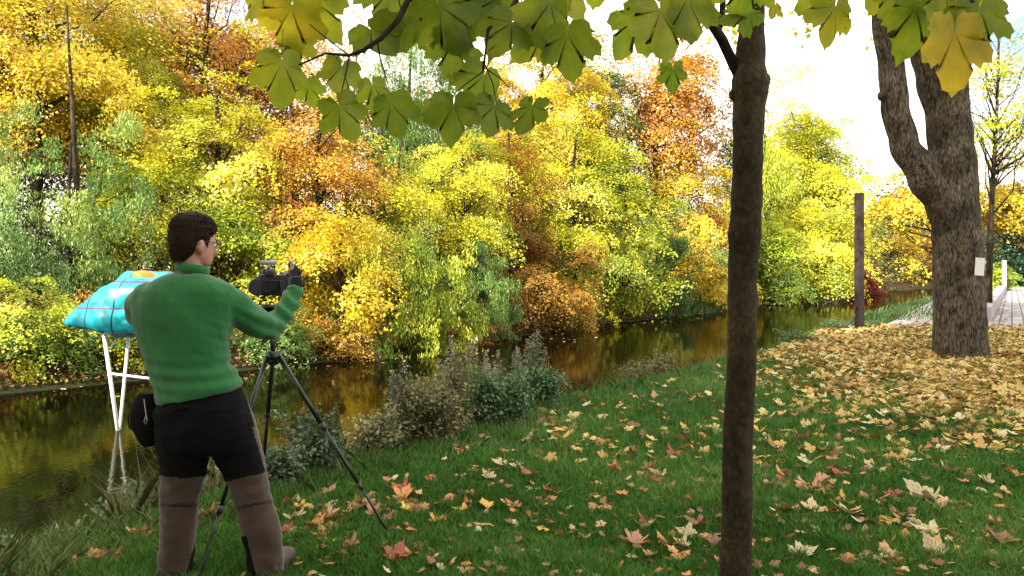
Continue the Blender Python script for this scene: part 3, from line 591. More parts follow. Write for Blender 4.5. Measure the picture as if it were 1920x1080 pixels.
def add_blade(c, wpx, roll, tone, Y, pit, yaw, broad=.95):
    vs, fs = leaf_verts(leaf_outline(rl.uniform(.30, .62), .016, rl, rl.uniform(.2, .9)), rl.uniform(-.45, .15), rl.uniform(-.28, .18), rl.uniform(.03, .16), rl.uniform(0, 6))
    s = wpx*1.0/1.36/F*Y
    M = Matrix.Rotation(yaw, 3, 'Z') @ Matrix.Rotation(math.pi/2+pit, 3, 'X') @ Matrix.Rotation(R(roll), 3, 'Z')
    LV.extend([(v[0], v[1], 0) for v in vs]); mb.add([c+M @ (Vector(v)*s) for v in vs], fs); Tn.extend([tone+rl.uniform(-.06, .06)]*len(fs))
    a_ = c+M @ (Vector((0, -.28, 0))*s); b_ = c+M @ (Vector((rl.uniform(-.1, .1), -.75, .1))*s)
    k = len(mb.f); k2 = len(mb.v); mb.tube([a_, a_.lerp(b_, .5)+Vector((0, 0, -.003)), b_], .0009*s/.08, 4); Tn.extend([.9]*(len(mb.f)-k)); LV.extend([(9, 9, 0)]*(len(mb.v)-k2))
for px, py, wpx, roll, Y, tone in OL:
    add_blade(P(px, py, Y), wpx, roll+rl.uniform(-28, 28), tone, Y, rl.uniform(-.6, .35), rl.uniform(-.6, .6))
for k in range(240):   # rest of the low canopy, above and around the frame
    x, y, z = rl.uniform(-2.2, 2.6), rl.uniform(1.0, 4.2), rl.uniform(2.45, 4.3)
    if (z-CH)/y*F < 560: continue
    add_blade(Vector((x, y, z)), .15*F, rl.uniform(0, 360), rl.random(), 1, rl.uniform(-1.4, -.6), rl.uniform(-1, 1))
o = mb.build('foliage', m, ym, smooth=True)
at = o.data.attributes.new('tone', 'FLOAT', 'FACE'); at.data.foreach_set('value', Tn)
at = o.data.attributes.new('blade', 'FLOAT_VECTOR', 'POINT'); at.data.foreach_set('vector', np.array(LV, np.float32).ravel())

# ------------------------------------------------------------------ big furrowed maple on the right
BY = 14.0
bt = empty('furrowed_maple_tree', (P(1802, 510, BY).x, BY, 0)); tag(bt, 'thick furrowed grey brown trunk forking low into three limbs, on the yellow leaf carpet', 'tree')
bpy.context.view_layer.update()
def limb(mb, rows, Y, n=28, amp=.02, dY=0):
    pts = []; ra = []
    for i in range(len(rows)-1):
        st = 16
        for k in range(st):
            u = k/st; u2 = u*u*(3-2*u)
            y = rows[i][0]*(1-u)+rows[i+1][0]*u; xl = rows[i][1]*(1-u2)+rows[i+1][1]*u2; xr = rows[i][2]*(1-u2)+rows[i+1][2]*u2
            yy = Y+dY*((i+u)/(len(rows)-1)); pts.append(P((xl+xr)/2, y, yy)); ra.append((xr-xl)/2/F*yy*.90)
    vs = []; fs = []
    for i, p in enumerate(pts):
        d = (pts[min(i+1, len(pts)-1)]-pts[max(i-1, 0)]).normalized(); a_ = d.cross(Vector((0, 1, 0))).normalized(); b_ = d.cross(a_)
        for k in range(n):
            t_ = 2*math.pi*k/n; q = a_*math.cos(t_)+b_*math.sin(t_)
            dis = amp*mnoise.noise(Vector((q.x*4, q.y*4, p.z*.8)))+amp*.9*abs(mnoise.noise(Vector((q.x*13, q.y*13, p.z*2.2))))
            vs.append(p+q*(ra[i]+dis))
    m_ = len(pts)
    for i in range(m_-1):
        for k in range(n): fs.append((i*n+k, i*n+(k+1) % n, (i+1)*n+(k+1) % n, (i+1)*n+k))
    fs.append(tuple((m_-1)*n+k for k in range(n))); fs.append(tuple(range(n-1, -1, -1)))
    mb.add(vs, fs)
mb = MB()
limb(mb, [(690, 1742, 1862), (668, 1749, 1855), (630, 1751, 1850), (560, 1750, 1847), (480, 1749, 1843), (420, 1746, 1838), (370, 1738, 1834), (310, 1740, 1831), (260, 1748, 1823), (180, 1764, 1814), (100, 1766, 1809), (-50, 1775, 1812), (-300, 1790, 1820), (-700, 1800, 1812)], BY, 96, .032)
limb(mb, [(430, 1750, 1815), (380, 1733, 1790), (330, 1700, 1765), (270, 1668, 1722), (200, 1652, 1703), (120, 1646, 1695), (40, 1634, 1684), (-60, 1618, 1668), (-350, 1580, 1615), (-700, 1560, 1570)], BY-.05, 64, .025, -.4)
limb(mb, [(360, 1745, 1820), (290, 1741, 1800), (220, 1736, 1785), (150, 1718, 1764), (80, 1703, 1744), (0, 1690, 1730), (-200, 1680, 1710), (-500, 1650, 1660)], BY+.02, 64, .025, .5)
mb.ell(P(1652, 180, BY-.3), (.06, .06, .09))
trk = remeshed('trunk', mb, .02, BARK_BIG, bt, 2, lambda co, n_: .010*abs(mnoise.noise(Vector((co.x*11, co.y*11, co.z*2.5))))-.006*abs(mnoise.noise(Vector((co.x*26, co.y*26, co.z*6)))))
r = np.random.default_rng(77)
crown('crown', (7.4, 14, 9.6), (5.6, 5.2, 3.6), 190, 150, .85, .15, 'maple', MATS['gold'], bt, .5, r, .4, .2, bottom=-.75)

# paper notice on the trunk
mb = MB(); c = P(1837, 500, BY-.46)
mb.box(c, (.092, .006, .15), Matrix.Rotation(R(4), 3, 'Y') @ Matrix.Rotation(R(14), 3, 'Z'))
tag(mb.build('paper_notice', simple('white_paper', (.72, .68, .64), .7, .04, 8), smooth=False), 'blank white paper notice fixed to the right side of the furrowed trunk', 'notice')
pin = MB(); pin.ell(c+Vector((0, -.012, .13)), (.008, .006, .008)); pin.build('pin', simple('pin_steel', (.3, .3, .3), .4, metal=1), bpy.data.objects['paper_notice'])

# rusty steel post and its cable
rust = simple('rusted_steel', (.026, .014, .011), .8, .4, 6, .3)
p0 = P(1611, 617, 21.0); ps = empty('steel_post', (p0.x, 21, 0)); tag(ps, 'tall square rust brown steel post standing where the lawn meets the paving', 'post')
bpy.context.view_layer.update()
mb = MB(); MR = Matrix.Rotation(R(20), 3, 'Z'); hgt = P(0, 364, 21).z
mb.box((p0.x, 21, hgt/2), (.085, .085, hgt/2), MR); mb.build('shaft', rust, ps, False)
mb = MB(); mb.box((p0.x, 21, .012), (.15, .15, .018), MR); mb.build('base_plate', rust, ps, False)
mb = MB(); mb.box((p0.x, 21, hgt+.012), (.095, .095, .014), MR); mb.build('cap', rust, ps, False)
blk = simple('black_rubber', (.012, .012, .013), .5, .2, 20)
mb = MB(); mb.tube([P(1606, 575, 20.9), P(1604, 590, 20.9), P(1598, 602, 20.8), P(1587, 612, 20.7), P(1576, 618, 20.6)], .02, 6)
tag(mb.build('cable', blk), 'black cable curving from the steel post down to the grass', 'cable')

# terrace edge wall, white marker post, sunlit shrub beside them
stone = simple('pale_concrete', (.30, .28, .28), .8, .12, 6, .2)
mb = MB(); a_, b_ = Vector((P(1826, 0, 24).x, 24, 0)), Vector((P(1874, 0, 62).x, 62, 0)); d = (b_-a_).normalized(); s_ = Vector((d.y, -d.x, 0))
mb.add([a_, a_+s_*.45, b_+s_*.45, b_]+[q+Vector((0, 0, .46)) for q in (a_, a_+s_*.45, b_+s_*.45, b_)], [(0, 1, 5, 4), (1, 2, 6, 5), (2, 3, 7, 6), (3, 0, 4, 7), (4, 5, 6, 7)])
tag(mb.build('low_wall', stone, smooth=False), 'long low pale concrete wall along the terrace, right of the furrowed trunk', 'wall')
mb = MB(); c = P(1883, 540, 60); mb.box((c.x, 60, 1.15), (.1, .1, 1.18)); mb.box((c.x, 60, 2.34), (.13, .13, .03))
tag(mb.build('marker_post', simple('white_painted_post', (.45, .46, .42), .6, .08), smooth=False), 'white square post at the far end of the low wall', 'post')
tree('shrub', 'sunlit yellow green shrub behind the low wall, right of the paper notice', 'shrub', 1868, 63, 490, 545, 22, 'lime', style='fine', ncl=40, per=110, leaf=.2, csize=.6, rt=.04, group='maples beside the terrace')

# unseen building added behind the viewer to shade the lawn
bd = empty('shade_building', (-2, -14, 0)); tag(bd, 'added unseen brick building that shades the lawn', 'building'); bpy.context.view_layer.update()
SB = Vector((-SUN_H.x, -SUN_H.y, 0)); NB = Vector((-SUN_H.y, SUN_H.x, 0)); HB = 22.0
MBd = Matrix((NB, SB, Vector((0, 0, 1)))).transposed()
def bb(n0, n1, s0, s1, z0, z1, mat, name):
    mb = MB(); c = NB*(n0+n1)/2+SB*(s0+s1)/2; mb.box((c.x, c.y, (z0+z1)/2), ((n1-n0)/2, (s1-s0)/2, (z1-z0)/2), MBd); return mb.build(name, mat, bd, False)
bb(-4.8, 34, -22, -12, -.1, HB, simple('brown_brick', (.25, .14, .10), .85, .2, 3), 'wall')
bb(-5.1, 34.3, -22.3, -11.7, HB, HB+.4, stone, 'roof')
glass = simple('window_glass', (.04, .05, .06), .08, .1)
for fl in range(6):
    for k in range(8): bb(-3+k*4.7, -1.4+k*4.7, -12.05, -11.97, 1.3+fl*3.5, 3.1+fl*3.5, glass, 'window')
def offtree(x, y, top, rad, lab, seed):  # dense trees added out of view to extend the shade over the lawn
    r = np.random.default_rng(seed); g = G(x, y); root = empty('shade_tree', (x, y, g)); tag(root, lab, 'tree', 'added shade trees beside the viewer'); bpy.context.view_layer.update()
    cn = (x, y, (top+3.2)/2); rd = (rad, rad, (top-3.2)/2)
    co, cc = crown('crown', cn, rd, 260, 220, .8, .13, 'maple', MATS['gold'], root, .5, r, .15, .2, bottom=-1)
    trunk_mb((x, y, g-.1), cn, rd, cc, .2, r, nl=30).build('trunk', BARK_DK, root)
offtree(-7.3, -2.0, 16, 2.9, 'added dense golden tree, unseen behind the viewer, shading the lawn', 61)
offtree(-6.9, 2.0, 15, 2.4, 'added dense golden tree, unseen left of the viewer, shading the lawn', 62)

# ------------------------------------------------------------------ far bank details
stn = simple('river_stone', (.22, .19, .16), .9, .4, 8, .6)
r = random.Random(5)
for k, (px, py, s, lab) in enumerate([(120, 702, .28, 'flat grey stone at the water edge, nearest the dark log'), (165, 700, .34, 'largest pale stone on the far bank under the light green shrub'), (205, 697, .22, 'small stone on the far bank behind the left leg of the white frame'), (30, 712, .2, 'stone half buried in leaves at the left edge of the far bank'), (262, 690, .2, 'stone on the far bank just left of the green fleece')]):
    Y = 15.6+.012*px; x = (px-960)/F*Y; mb = MB(); mb.ell((0, 0, 0), (s, s*.8, s*.5), nu=14, nv=9)
    mb.v = [tuple(Vector(v)*(1+.35*mnoise.noise(Vector(v)*4+Vector((k*3, 0, 0))))) for v in mb.v]
    o = mb.build('stone', stn); o.location = (x, Y, G(x, Y)+s*.15); tag(o, lab, 'stone', 'stones on the far bank')
mb = MB(); mb.tube([P(28, 715, 15.6), P(40, 685, 15.7), P(60, 675, 15.8), P(78, 690, 15.8), P(96, 720, 15.7)], [.05, .10, .13, .10, .05], 9)
tag(mb.build('fallen_log', BARK_DK), 'dark arched dead branch standing out of the leaves on the far bank', 'log')

# ------------------------------------------------------------------ lawn grass, bank grass
def blades(n, xy, h, wd, lean, pal, seed, name, label, zoff=0, dens=None):
    r = np.random.default_rng(seed); z = gz(xy[:, 0], xy[:, 1])+zoff; n = len(xy)
    hh = h*r.uniform(.5, 1.3, n)*(dens if dens is not None else 1); an = r.uniform(0, 6.28, n); d = np.c_[np.cos(an), np.sin(an), np.zeros(n)]
    an2 = r.uniform(0, 6.28, n); l = np.c_[np.cos(an2), np.sin(an2), np.zeros(n)]*(lean*hh*r.uniform(.3, 1.4, n))[:, None]
    b = np.c_[xy, z]; w_ = (wd*r.uniform(.7, 1.3, n))[:, None]; up = np.array([0, 0, 1.0])
    mid = b+up*(hh*.55)[:, None]+l*.35; tip = b+up*hh[:, None]*.95+l
    V = np.stack([b-d*w_, b+d*w_, mid+d*w_*.7, tip, mid-d*w_*.7], 1).reshape(-1, 3)
    Fq = np.arange(n*5).reshape(n, 5)
    o = link(name, quads_mesh(name, V, Fq, {'tone': np.clip(r.uniform(-.1, .75, n)+.3*wob(xy[:, 0], xy[:, 1], 1.5)+.12, 0, 1)}), pal); return tag(o, label, 'grass', kind='stuff')
GR = leafmat('grass_blades', [(.038, .105, .014), (.078, .205, .03), (.135, .30, .05), (.27, .37, .10)], [0, .4, .8, 1], trans=.3, gloss=.03)
GRB = leafmat('bank_grass_blades', [(.03, .06, .015), (.06, .12, .025), (.12, .18, .04), (.24, .24, .09)], [0, .4, .75, 1], trans=.3, gloss=.03)
r = np.random.default_rng(31)
def sample(n, y0, y1, dnmin, dnmax=99, pw=2.0, xm=.67):
    y = 1/(1/y0+(1/y1-1/y0)*r.uniform(0, 1, n)) if pw else r.uniform(y0, y1, n)
    x = r.uniform(-xm, xm, n)*y; dn = -pdist(x, y, near_w); k = (dn > dnmin) & (dn < dnmax); return np.c_[x, y][k]
xy = sample(430000, 3.3, 24, 1.3)
xy = xy[~((xy[:, 1] > 20.5) & (xy[:, 0] > 9.3))]
mud = wob(xy[:, 0]+3, xy[:, 1]-1, 1.9)+.5*wob(xy[:, 0], xy[:, 1], 5); xy = xy[(mud > -.75) | (r.uniform(0, 1, len(xy)) < .25)]
blades(0, xy, .05, .0032, .6, GR, 1, 'lawn_grass', 'short dark green lawn grass in the shade', dens=(1+.04*xy[:, 1])*(1+.3*wob(xy[:, 0], xy[:, 1], 3)+.3*wob(xy[:, 0], xy[:, 1], 9)))
xy = sample(42000, 3.4, 34, .2, 2.0)
blades(0, xy, .15, .004, .9, GRB, 2, 'bank_grass', 'longer tufted grass along the top of the near bank', dens=np.clip(1.25-.02*xy[:, 1], .5, 1)*(.5+.6*np.clip(wob(xy[:, 0], xy[:, 1], 2.4)+.6, 0, 1.6)))
xy = sample(15000, 24, 60, .1, 5); xy = xy[(xy[:, 0]/xy[:, 1] > .43)]
blades(0, xy, .2, .014, .7, GRB, 3, 'verge_grass', 'green grass verge between the river and the paving')
L = resample(far_w, 3000); L = L[(L[:, 1] > 34) & (L[:, 1] < 56)]; L = L[(L[:, 0]/L[:, 1] > .2) & (L[:, 0]/L[:, 1] < .27)]; k = r.integers(0, len(L), 2500); xy = L[k]+r.normal(size=(2500, 2))*.5+np.array([-.5, .5])
blades(0, xy, .45, .014, .8, GRB, 4, 'far_grass', 'pale tufts of grass at the foot of the far bank')

r = np.random.default_rng(35)
xy = sample(60000, 4.6, 16, .15, 1.25, xm=.5); xy = xy[(wob(xy[:, 0], xy[:, 1], 3.1) > -.2) & (r.uniform(0, 1, len(xy)) < .5)]
blades(0, xy, .36, .0032, .8, leafmat('withered_grass', [(.05, .06, .02), (.11, .12, .04), (.20, .17, .07), (.33, .28, .14)], None, .3, .02), 5, 'bank_sedge', 'wispy brown green grass and sedge along the water side of the near bank')
# ------------------------------------------------------------------ weeds on the near bank
WL = {'green': leafmat('weed_leaves_green', [(.05, .11, .035), (.10, .19, .07), (.18, .28, .13)], None, .3),
      'grey': leafmat('weed_leaves_grey', [(.04, .075, .03), (.08, .13, .055), (.15, .19, .10)], None, .3),
      'olive': leafmat('weed_leaves_olive', [(.08, .09, .03), (.17, .16, .06), (.29, .26, .11)], None, .3)}
FLUFF = leafmat('seed_fluff', [(.18, .16, .11), (.34, .30, .22), (.50, .46, .35)], None, .4)
STEM = simple('weed_stem', (.10, .07, .03), .8)
def weed(name, label, px, base_py, top_py, hw, Y, pal, nst, fluffy, leaf=.042, per=70, seed=0):
    r = np.random.default_rng(500+int(px)+seed); x0 = (px-960)/F*Y; g = G(x0, Y); H = P(0, top_py, Y).z-g
    root = empty(name, (x0, Y, g)); tag(root, label, 'plant', 'weeds on the near bank'); bpy.context.view_layer.update()
    mb = MB(); LC = []; LN = []; FC = []
    for k in range(nst):
        sx = hw/F*Y*.6; bx, by = x0+np.clip(r.normal(), -1.6, 1.6)*sx*.62, Y+r.normal()*sx*.4; h = H*r.uniform(.5, 1.08); gg = G(bx, by)
        ln = np.array([r.normal()*sx*.7, r.normal()*sx*.5]); pts = []
        for i in range(6):
            u = i/5; pts.append(Vector((bx+ln[0]*u*u, by+ln[1]*u*u, gg+h*u)))
        mb.tube(pts, [.005, .004, .004, .003, .002, .001], 4)
        nL = int(per*1.6*h/.8)+10; u = r.uniform(.1, 1, nL); q = np.array([np.array(pts[min(4, int(v*5))].lerp(pts[min(5, int(v*5)+1)], v*5-int(v*5))) for v in u])
        an = r.uniform(0, 6.28, nL); rad_ = .02+.12*r.uniform(.2, 1, nL)**1.5*(1-.6*u); o_ = np.c_[np.cos(an)*rad_, np.sin(an)*rad_, r.normal(size=nL)*.02-.01]
        LC.append(q+o_); LN.append(np.c_[np.cos(an)*.4, np.sin(an)*.4, np.ones(nL)*.8])
        if fluffy:
            tp = np.array(pts[-1]); nf = 120; hd = np.clip(r.normal(size=nf), -2, 2)
            v = r.uniform(0, 1, nf); an = r.uniform(0, 6.28, nf); rr = .075*(1-v*.7)*r.uniform(.2, 1, nf)
            FC.append(tp+np.c_[np.cos(an)*rr, np.sin(an)*rr, (v-.8)*.26])
    mb.build('stem', STEM, root)
    C = np.concatenate(LC); V, Fq, tn = leaves(C, np.concatenate(LN)+r.normal(size=(len(C), 3))*.4, r.uniform(0, 1, len(C)), leaf, 'oval', r)
    link('leaves', quads_mesh('leaves', V, Fq, {'tone': tn}), WL[pal], root)
    if fluffy:
        for C in FC:
            V, Fq, tn = leaves(C, r.normal(size=(len(C), 3)), r.uniform(0, 1, len(C)), .019, 'oval', r)
            link('seed_head', quads_mesh('seed_head', V, Fq, {'tone': tn}), FLUFF, root)
weed('goldenrod', 'tall withered goldenrod with pale fluffy tops, left one of the two tallest', 845, 770, 652, 40, 7.7, 'olive', 18, True)
weed('goldenrod', 'tallest withered goldenrod with a pale fluffy top, right of the other tall one', 985, 760, 638, 32, 9.0, 'grey', 16, True)
weed('goldenrod', 'thin goldenrod stalk with a small fluffy top, standing alone left of the tall ones', 742, 830, 695, 18, 7.0, 'grey', 7, True)
weed('weed_clump', 'brownish olive weed clump at the foot of the tall fluffy goldenrod', 800, 845, 705, 80, 7.1, 'olive', 60, False)
weed('weed_clump', 'dense green nettle clump right of the brownish weeds on the bank', 930, 815, 690, 80, 7.9, 'green', 80, False, seed=1)
weed('weed_clump', 'bright green bushy weed at the right end of the nettle clump', 1010, 770, 690, 55, 9.0, 'green', 56, False, seed=2)
weed('goldenrod', 'short greyish goldenrod with fluffy tips between the two tall ones', 905, 770, 672, 38, 8.3, 'grey', 16, True, seed=3)
weed('weed_clump', 'grey green mugwort crossed by the right tripod leg', 590, 900, 765, 55, 6.0, 'grey', 40, False, leaf=.045, seed=4)
weed('weed_clump', 'low grey green weeds between the trouser leg and the tripod leg', 525, 930, 835, 42, 5.6, 'grey', 30, False, leaf=.04, seed=5)
weed('weed_clump', 'dark olive weed clump just right of the right tripod leg', 700, 880, 765, 50, 6.6, 'olive', 40, False, seed=6)
weed('weed_clump', 'low reddish weed patch on the bank left of the young trunk', 1215, 700, 668, 60, 12.0, 'olive', 40, False, seed=7)
weed('weed_clump', 'dark green tuft of weeds at the water just right of the young trunk', 1490, 640, 615, 45, 17.2, 'green', 26, False, seed=8)
weed('weed_clump', 'green weeds at the water edge between young trunk and steel post', 1560, 620, 596, 38, 20.6, 'green', 24, False, seed=9)
weed('weed_clump', 'leafy weeds at the bottom left corner beside the water', 60, 1080, 985, 80, 5.0, 'green', 18, False, leaf=.04, seed=10)
weed('weed_clump', 'low leafy weeds on the bank left of the brown trouser leg', 225, 1010, 925, 70, 5.4, 'green', 26, False, leaf=.04, seed=11)

# ------------------------------------------------------------------ fallen leaves
FCOL = {'cream': (.52, .42, .22), 'yellow': (.62, .42, .06), 'orange': (.55, .22, .05), 'red': (.34, .055, .015), 'pink': (.46, .25, .11), 'brown': (.24, .10, .04), 'gold': (.55, .33, .05)}
FLM = leafmat('fallen_leaf', None, source='object', trans=.15, gloss=.05)
variants = []
rl = random.Random(4)
for k in range(12):
    vs, fs = leaf_verts(leaf_outline(rl.uniform(-.1, .25), .02, rl), rl.uniform(-.7, .6), rl.uniform(-.4, .45), rl.uniform(.08, .4), rl.uniform(0, 6))
    mb = MB(); mb.add(vs, fs); mb.tube([(0, -.25, 0), (.03, -.5, .03), (rl.uniform(-.1, .1), -.75, .05)], .012, 4)
    me = bpy.data.meshes.new('fallen_leaf'); me.from_pydata(mb.v, [], mb.f); me.materials.append(FLM); me.update(); variants.append(me)
HL = [ # px, py, colour, scale : the leaves and small heaps the photo shows nearest
 (170, 1065, 'orange', 1.3), (200, 1072, 'red', 1), (140, 1074, 'orange', 1.1), (280, 1020, 'orange', 1.2), (390, 985, 'orange', 1), (420, 960, 'yellow', .8),
 (590, 945, 'brown', 1.1), (625, 942, 'red', 1.1), (560, 975, 'yellow', .9), (545, 960, 'orange', .8), (600, 970, 'cream', 1.3), (545, 1000, 'pink', 1), (530, 1020, 'red', 1),
 (590, 1005, 'orange', 1.1), (620, 1000, 'orange', 1.2), (605, 1020, 'pink', 1.0), (640, 1035, 'yellow', 1.2), (645, 1052, 'orange', 1.0), (555, 990, 'cream', .8),
 (680, 968, 'pink', 1.2), (715, 955, 'orange', 1.3), (740, 945, 'orange', 1.3), (765, 955, 'red', 1.2), (755, 938, 'red', 1.1), (735, 970, 'pink', 1.2), (765, 978, 'yellow', 1.0), (700, 985, 'pink', .9), (780, 970, 'orange', 1.0),
 (690, 968, 'brown', 1), (822, 1014, 'yellow', .9), (838, 948, 'orange', .9), (770, 1018, 'pink', .7), (740, 1070, 'red', 1.2), (905, 1002, 'pink', 1.1), (995, 975, 'orange', 1.0), (960, 1000, 'brown', .6), (962, 1060, 'cream', 1.2), (1005, 1065, 'pink', 1.0),
 (885, 845, 'red', 1.2), (868, 855, 'orange', 1.1), (900, 840, 'brown', 1), (862, 905, 'pink', 1.0), (918, 905, 'cream', .9), (955, 856, 'pink', 1), (1008, 856, 'red', .8), (993, 905, 'brown', 1.1), (1000, 928, 'cream', .9), (1030, 935, 'red', .9), (940, 885, 'cream', .9),
 (1045, 800, 'red', 1.1), (1070, 812, 'orange', 1.2), (985, 835, 'cream', 1.1), (1000, 820, 'orange', .8), (1110, 935, 'red', 1.0), (1120, 965, 'pink', 1.0), (1165, 880, 'orange', 1.3), (1170, 860, 'pink', 1.0), (1155, 895, 'orange', 1.1),
 (1205, 900, 'orange', 1.3), (1240, 900, 'pink', 1.2), (1230, 912, 'red', 1.1), (1215, 895, 'brown', 1.1), (1255, 925, 'brown', .9), (1300, 845, 'brown', 1), (1345, 902, 'pink', 1.1), (1340, 965, 'red', .9), (1350, 920, 'red', 1), (1190, 1040, 'pink', 1.0), (1255, 1035, 'orange', 1.3), (1275, 1063, 'orange', 1.1), (1210, 1005, 'cream', 1.2), (1095, 1022, 'cream', .9), (1140, 1055, 'red', .8), (1330, 1020, 'orange', 1.1), (1290, 1015, 'cream', 1.2), (1310, 1000, 'brown', .9),
 (1450, 865, 'yellow', 1.1), (1420, 820, 'yellow', 1.2), (1505, 835, 'pink', 1.1), (1500, 850, 'brown', 1), (1560, 870, 'orange', 1.4), (1550, 888, 'red', 1.1), (1570, 900, 'red', 1.1), (1630, 860, 'pink', 1.2), (1505, 890, 'cream', 1.0),
 (1470, 915, 'red', 1.2), (1520, 930, 'pink', 1.5), (1450, 925, 'cream', 1.1), (1595, 950, 'red', 1.2), (1640, 950, 'orange', 1.3), (1655, 965, 'pink', 1.1), (1635, 990, 'red', 1.2), (1480, 970, 'pink', 1.2), (1525, 970, 'cream', 1.1), (1590, 980, 'cream', 1.3), (1465, 990, 'yellow', .8),
 (1740, 950, 'cream', 1.5), (1760, 965, 'pink', 1.4), (1790, 955, 'cream', 1.4), (1805, 960, 'yellow', 1.0), (1720, 940, 'cream', 1.2), (1750, 1000, 'pink', 1.1), (1800, 998, 'pink', 1.2), (1700, 1015, 'orange', .9), (1740, 1010, 'cream', 1.2), (1620, 1020, 'yellow', 1.1), (1550, 1030, 'cream', 1.0), (1500, 1060, 'cream', 1.1), (1590, 1070, 'orange', 1.2), (1640, 1060, 'cream', 1.2), (1670, 1065, 'pink', 1.5), (1690, 1070, 'red', 1.2), (1750, 1045, 'yellow', 1.0), (1755, 1060, 'cream', 1.0), (1850, 1065, 'cream', 1.0), (1880, 1035, 'brown', 1.2), (1850, 1030, 'cream', 1.0), (1640, 890, 'cream', 1.3), (1700, 895, 'cream', 1.1), (1815, 890, 'yellow', 1.2), (1840, 900, 'cream', 1.4), (1885, 880, 'gold', 1.3), (1895, 860, 'gold', 1.3), (1870, 850, 'gold', 1.2), (1905, 900, 'orange', 1.2), (1780, 895, 'cream', 1.0),
]
cols = {'cream': 'pale cream', 'yellow': 'bright yellow', 'orange': 'orange', 'red': 'dark red', 'pink': 'faded tan', 'brown': 'brown', 'gold': 'golden'}
cnt = 0; PLACED = {}
def zone(px, py):
    for lim, w_ in ((300, 'in the lower left corner'), (500, 'between and behind the trouser legs'), (660, 'right of the trouser legs'), (800, 'by the right tripod leg'), (940, 'just right of the tripod'), (1080, 'left of the lawn centre'), (1220, 'at the lawn centre'), (1370, 'just left of the young trunk'), (1500, 'just right of the young trunk'), (1620, 'below the steel post'), (1740, 'left below the furrowed trunk'), (1830, 'right below the furrowed trunk'), (1990, 'at the right edge')):
        if px < lim: break
    b_ = 'in front' if py > 1020 else 'lower lawn' if py > 940 else 'mid lawn' if py > 860 else 'upper lawn'
    return w_, b_
def put_leaf(x, y, colr, sc, px, py):
    global cnt
    me = variants[rl.randrange(12)]; o = bpy.data.objects.new('fallen_leaf', me); COL.objects.link(o)
    s = .088*sc*rl.uniform(.85, 1.15); o.scale = (s, s, s)
    o.location = (x, y, G(x, y)+.026+rl.uniform(0, .016)); o.rotation_euler = (rl.uniform(-.22, .22)+(math.pi if rl.random() < .4 else 0), rl.uniform(-.22, .22), rl.uniform(0, 6.28))
    c = FCOL[colr]; j = rl.uniform(.8, 1.2); o.color = (c[0]*j, c[1]*j*rl.uniform(.9, 1.1), c[2]*j, 1)
    PLACED.setdefault((colr, zone(px, py)), []).append((px, o))
    cnt += 1
for px, py, c, sc in HL:
    Y = CH*F/(py-HZ); put_leaf((px-960)/F*Y, Y, c, sc*1.1, px, py)
    if px < 860 and sc >= 1:
        qx, qy = px+rl.uniform(-22, 22), py+rl.uniform(-9, 9); Y = CH*F/(qy-HZ); put_leaf((qx-960)/F*Y, Y, rl.choice([c, 'orange', 'brown', 'pink']), sc, qx, qy)
while cnt < 300:
    py = rl.uniform(740, 1075); px = rl.uniform(600, 1915)
    edge = 925-(px-560)*.40
    if py < edge+20: continue
    if px < 1400 and rl.random() < .12: continue
    if py < 830 and px > 1400 and rl.random() < .2: continue
    c = rl.choices(['cream', 'yellow', 'orange', 'red', 'pink', 'brown', 'gold'], [8, 3, 5, 4, 4, 3, 2] if px > 1400 else [3.5, 2, 7, 6, 4, 4, 1])[0]
    Y = CH*F/(py-HZ); put_leaf((px-960)/F*Y, Y, c, rl.uniform(.55, 1.05), px, py)
ORD = ['leftmost', 'second', 'third', 'fourth', 'fifth', 'sixth', 'seventh', 'eighth', 'ninth']
for (colr, (z_, b_)), L_ in PLACED.items():
    L_.sort(key=lambda q: q[0])
    for i, (_, o) in enumerate(L_):
        pre = '' if len(L_) == 1 else (ORD[i] if i == 0 else 'rightmost' if i == len(L_)-1 else ORD[i]+' from left')+' '
        tag(o, f'{pre}{cols[colr]} fallen leaf {z_}, {b_}', 'leaf', 'fallen maple leaves on the lawn')
# the yellow carpet: thousands of leaves
r = np.random.default_rng(41)
outl = np.array(leaf_outline(.1, 0, random.Random(1)))[::2]; no = len(outl)
def carpet(name, xy, cols_, probs, size, label, z0=.02, tilt=.3, zfun=None):
    n = len(xy); z = (zfun(xy) if zfun else gz(xy[:, 0], xy[:, 1]))+z0+r.uniform(0, .03, n); s = size*r.uniform(.7, 1.25, n)
    an = r.uniform(0, 6.28, n); nr = unit(np.c_[r.normal(size=(n, 2))*tilt, np.ones(n)]); a_ = unit(np.cross(nr, np.c_[np.cos(an), np.sin(an), np.zeros(n)])); b_ = np.cross(nr, a_)
    C = np.c_[xy, z]; ox, oy = outl[:, 0], outl[:, 1]; rr = ox**2+oy**2; cu = r.uniform(-.4, .5, n)
    ring = C[:, None]+s[:, None, None]*(a_[:, None]*ox[None, :, None]+b_[:, None]*oy[None, :, None]+nr[:, None]*(rr[None, :]*cu[:, None])[..., None])
    V = np.concatenate([C[:, None], ring], 1).reshape(-1, 3); k = np.arange(no-1)
    tri = np.stack([np.zeros(no-1, int), k+1, k+2], 1); Fq = (np.arange(n)[:, None, None]*(no+1)+tri[None]).reshape(-1, 3)
    tone = np.repeat(r.choice(len(cols_), n, p=np.array(probs)/sum(probs))/(len(cols_)-1)*.94+r.uniform(0, .06, n), no-1)
    o = link(name, quads_mesh(name, V, Fq, {'tone': tone}), leafmat(name+'_colour', cols_, None, .12, .03)); return tag(o, label, 'leaves', kind='stuff')
CC = [(.17, .09, .03), (.32, .18, .05), (.46, .28, .08), (.55, .38, .11), (.58, .46, .17), (.58, .50, .30)]
